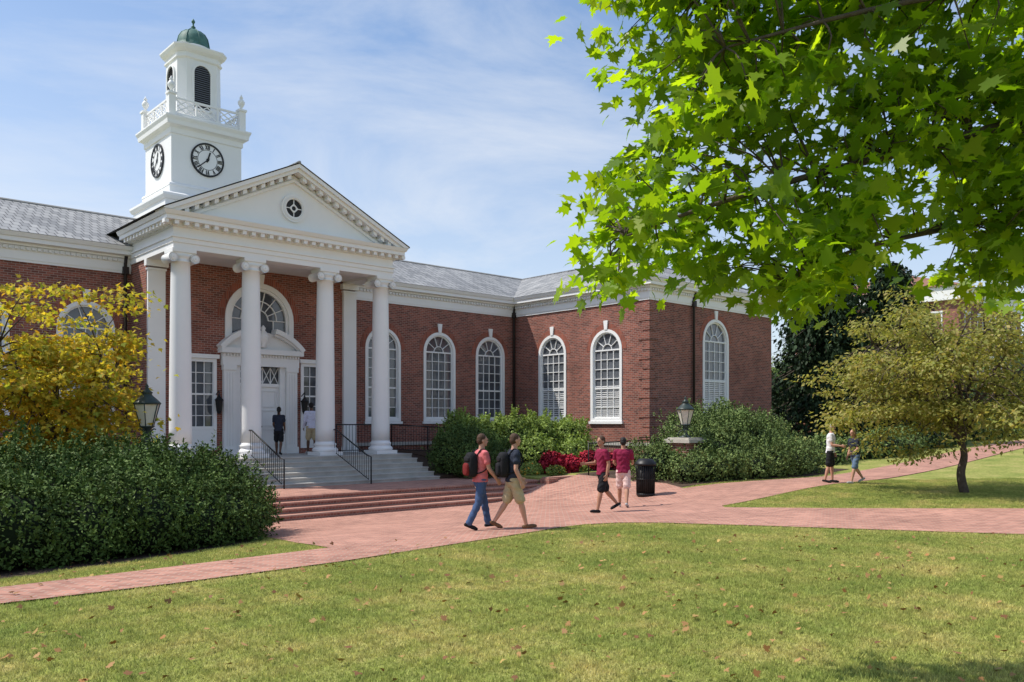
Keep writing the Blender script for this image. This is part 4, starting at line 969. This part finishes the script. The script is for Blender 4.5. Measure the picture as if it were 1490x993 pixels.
person('man_walking',x,y,gz(x,y),hd(25),1.83,((.28,.08,.10),(-.18,.30,-.35)),((-.15,.25,.12),(.22,.45,.12)),dict(skin=SK,shirt=pink,pants=jean,shoe=shoe_k,hair=HB),long_pants=True,back=[blk,bpr],yaw=-.2)
x,y=10.8,11.8
person('man_walking',x,y,gz(x,y),hd(15),1.83,((-.24,.34,-.40),(.30,.06,.12)),((.18,.45,.12),(-.10,.5,.16)),dict(skin=SK,shirt=navy,pants=khaki,shoe=shoe_b,hair=HB),back=[blk,blk],yaw=.1)
x,y=14.85,13.1
person('man_walking',x,y,gz(x,y),hd(200),1.80,((.24,.05,.12),(-.30,.45,-.45)),((-.2,.4,.15),(.25,1.3,.12)),dict(skin=SKT,shirt=maroon,pants=blk,shoe=shoe_k,hair=HB),yaw=.25)
x,y=16.6,13.95
person('man_walking',x,y,gz(x,y),hd(80),1.80,((.22,.05,.1),(-.22,.35,-.3)),((.2,1.2,.15),(.25,1.2,.15)),dict(skin=SKT,shirt=maroon,pants=pshort,shoe=shoe_w,hair=HK),yaw=0)
x,y=site(9.72,25.6)
person('man_walking',x,y,gz(x,y),hd(-25),1.80,((.08,.05,.0),(-.1,.15,-.1)),((.0,.3,.1),(.15,1.3,.1)),dict(skin=SK,shirt=wht,pants=blk,shoe=shoe_k,hair=HB,cap=wht),cap=True,vox=.01,yaw=-.2)
x,y=site(10.35,25.3)
person('woman_walking',x,y,gz(x,y),hd(200),1.66,((.3,.05,.1),(-.3,.4,-.4)),((.1,1.0,.12),(-.1,.5,.12)),dict(skin=SK,shirt=navy,pants=den,shoe=shoe_w,hair=HL),hair='long',vox=.01,slim=.9,build=.9,lean=.1)
person('woman_walking',13.9,27.45,.855,hd(95),1.70,((.15,.05,.1),(-.15,.3,-.2)),((.1,.9,.12),(.1,.3,.1)),dict(skin=SKD,shirt=navy,pants=blk,shoe=shoe_k,hair=HK),hair='pony',vox=.01,slim=.95,build=.88)
person('man_walking',15.05,27.2,.855,hd(120),1.86,((.15,.05,.1),(-.12,.25,-.2)),((.1,.4,.12),(.1,1.2,.1)),dict(skin=SKD,shirt=lav,pants=khaki,shoe=shoe_w,hair=HK),sleeve=1.5,vox=.01)

# ------------------------------------------------------------ light, sky, camera
sv=Vector((-RX,-RY,0))+Vector((FX,FY,0))*.02; sv.normalize(); EL=rad(55)
sd=Vector((sv.x*math.cos(EL),sv.y*math.cos(EL),math.sin(EL)))
L=bpy.data.lights.new('sun','SUN'); L.energy=5.0; L.angle=rad(.53); L.color=(1,.95,.87); lo=bpy.data.objects.new('sun',L); scene.collection.objects.link(lo)
lo.rotation_euler=sd.to_track_quat('Z','Y').to_euler(); lo.location=(0,0,60)
w=bpy.data.worlds.new('World'); scene.world=w; w.use_nodes=True; n=w.node_tree.nodes; l=w.node_tree.links; n.clear()
out=n.new('ShaderNodeOutputWorld'); b1=n.new('ShaderNodeBackground'); b2=n.new('ShaderNodeBackground'); b3=n.new('ShaderNodeBackground'); ad=n.new('ShaderNodeAddShader'); mx=n.new('ShaderNodeMixShader')
sk=n.new('ShaderNodeTexSky'); sk.sky_type='NISHITA'; sk.sun_disc=False; sk.sun_elevation=EL; sk.sun_rotation=math.atan2(sd.x,sd.y); sk.air_density=1.0; sk.dust_density=.8; sk.ozone_density=1.5
l.new(sk.outputs[0],b1.inputs[0]); b1.inputs[1].default_value=.13
b3.inputs[0].default_value=(.36,.58,1,1); b3.inputs[1].default_value=.22; l.new(b1.outputs[0],ad.inputs[0]); l.new(b3.outputs[0],ad.inputs[1])
b2.inputs[0].default_value=(.90,.94,1,1); b2.inputs[1].default_value=.96
tc=n.new('ShaderNodeTexCoord'); mpn=n.new('ShaderNodeMapping'); l.new(tc.outputs['Generated'],mpn.inputs[0]); mpn.inputs['Scale'].default_value=(1.0,1.6,4.2); mpn.inputs['Rotation'].default_value=(.25,.12,.6); mpn.inputs['Location'].default_value=(.35,.2,.1)
cn=n.new('ShaderNodeTexNoise'); l.new(mpn.outputs[0],cn.inputs['Vector']); cn.inputs['Scale'].default_value=1.7; cn.inputs['Detail'].default_value=8; cn.inputs['Roughness'].default_value=.6; cn.inputs['Distortion'].default_value=.5
cr=n.new('ShaderNodeMapRange'); l.new(cn.outputs['Fac'],cr.inputs[0]); cr.inputs[1].default_value=.46; cr.inputs[2].default_value=.76; cr.inputs[3].default_value=.0; cr.inputs[4].default_value=.65
sx=n.new('ShaderNodeSeparateXYZ'); l.new(tc.outputs['Generated'],sx.inputs[0])
hz=n.new('ShaderNodeMapRange'); l.new(sx.outputs[2],hz.inputs[0]); hz.inputs[1].default_value=.02; hz.inputs[2].default_value=.42; hz.inputs[3].default_value=.55; hz.inputs[4].default_value=.0
mxx=n.new('ShaderNodeMath'); mxx.operation='ADD'; mxx.use_clamp=True; l.new(cr.outputs[0],mxx.inputs[0]); l.new(hz.outputs[0],mxx.inputs[1])
l.new(mxx.outputs[0],mx.inputs[0]); l.new(ad.outputs[0],mx.inputs[1]); l.new(b2.outputs[0],mx.inputs[2]); l.new(mx.outputs[0],out.inputs[0])
cam=bpy.data.cameras.new('camera'); co=bpy.data.objects.new('camera',cam); scene.collection.objects.link(co); scene.camera=co
co.location=(0,0,2.05); co.rotation_euler=(rad(90),0,-TH); cam.lens=29.48; cam.sensor_width=36; cam.shift_y=.0782; cam.clip_end=5000; cam.clip_start=.1
scene.view_settings.view_transform='Standard'; scene.view_settings.look='None'; scene.view_settings.exposure=0
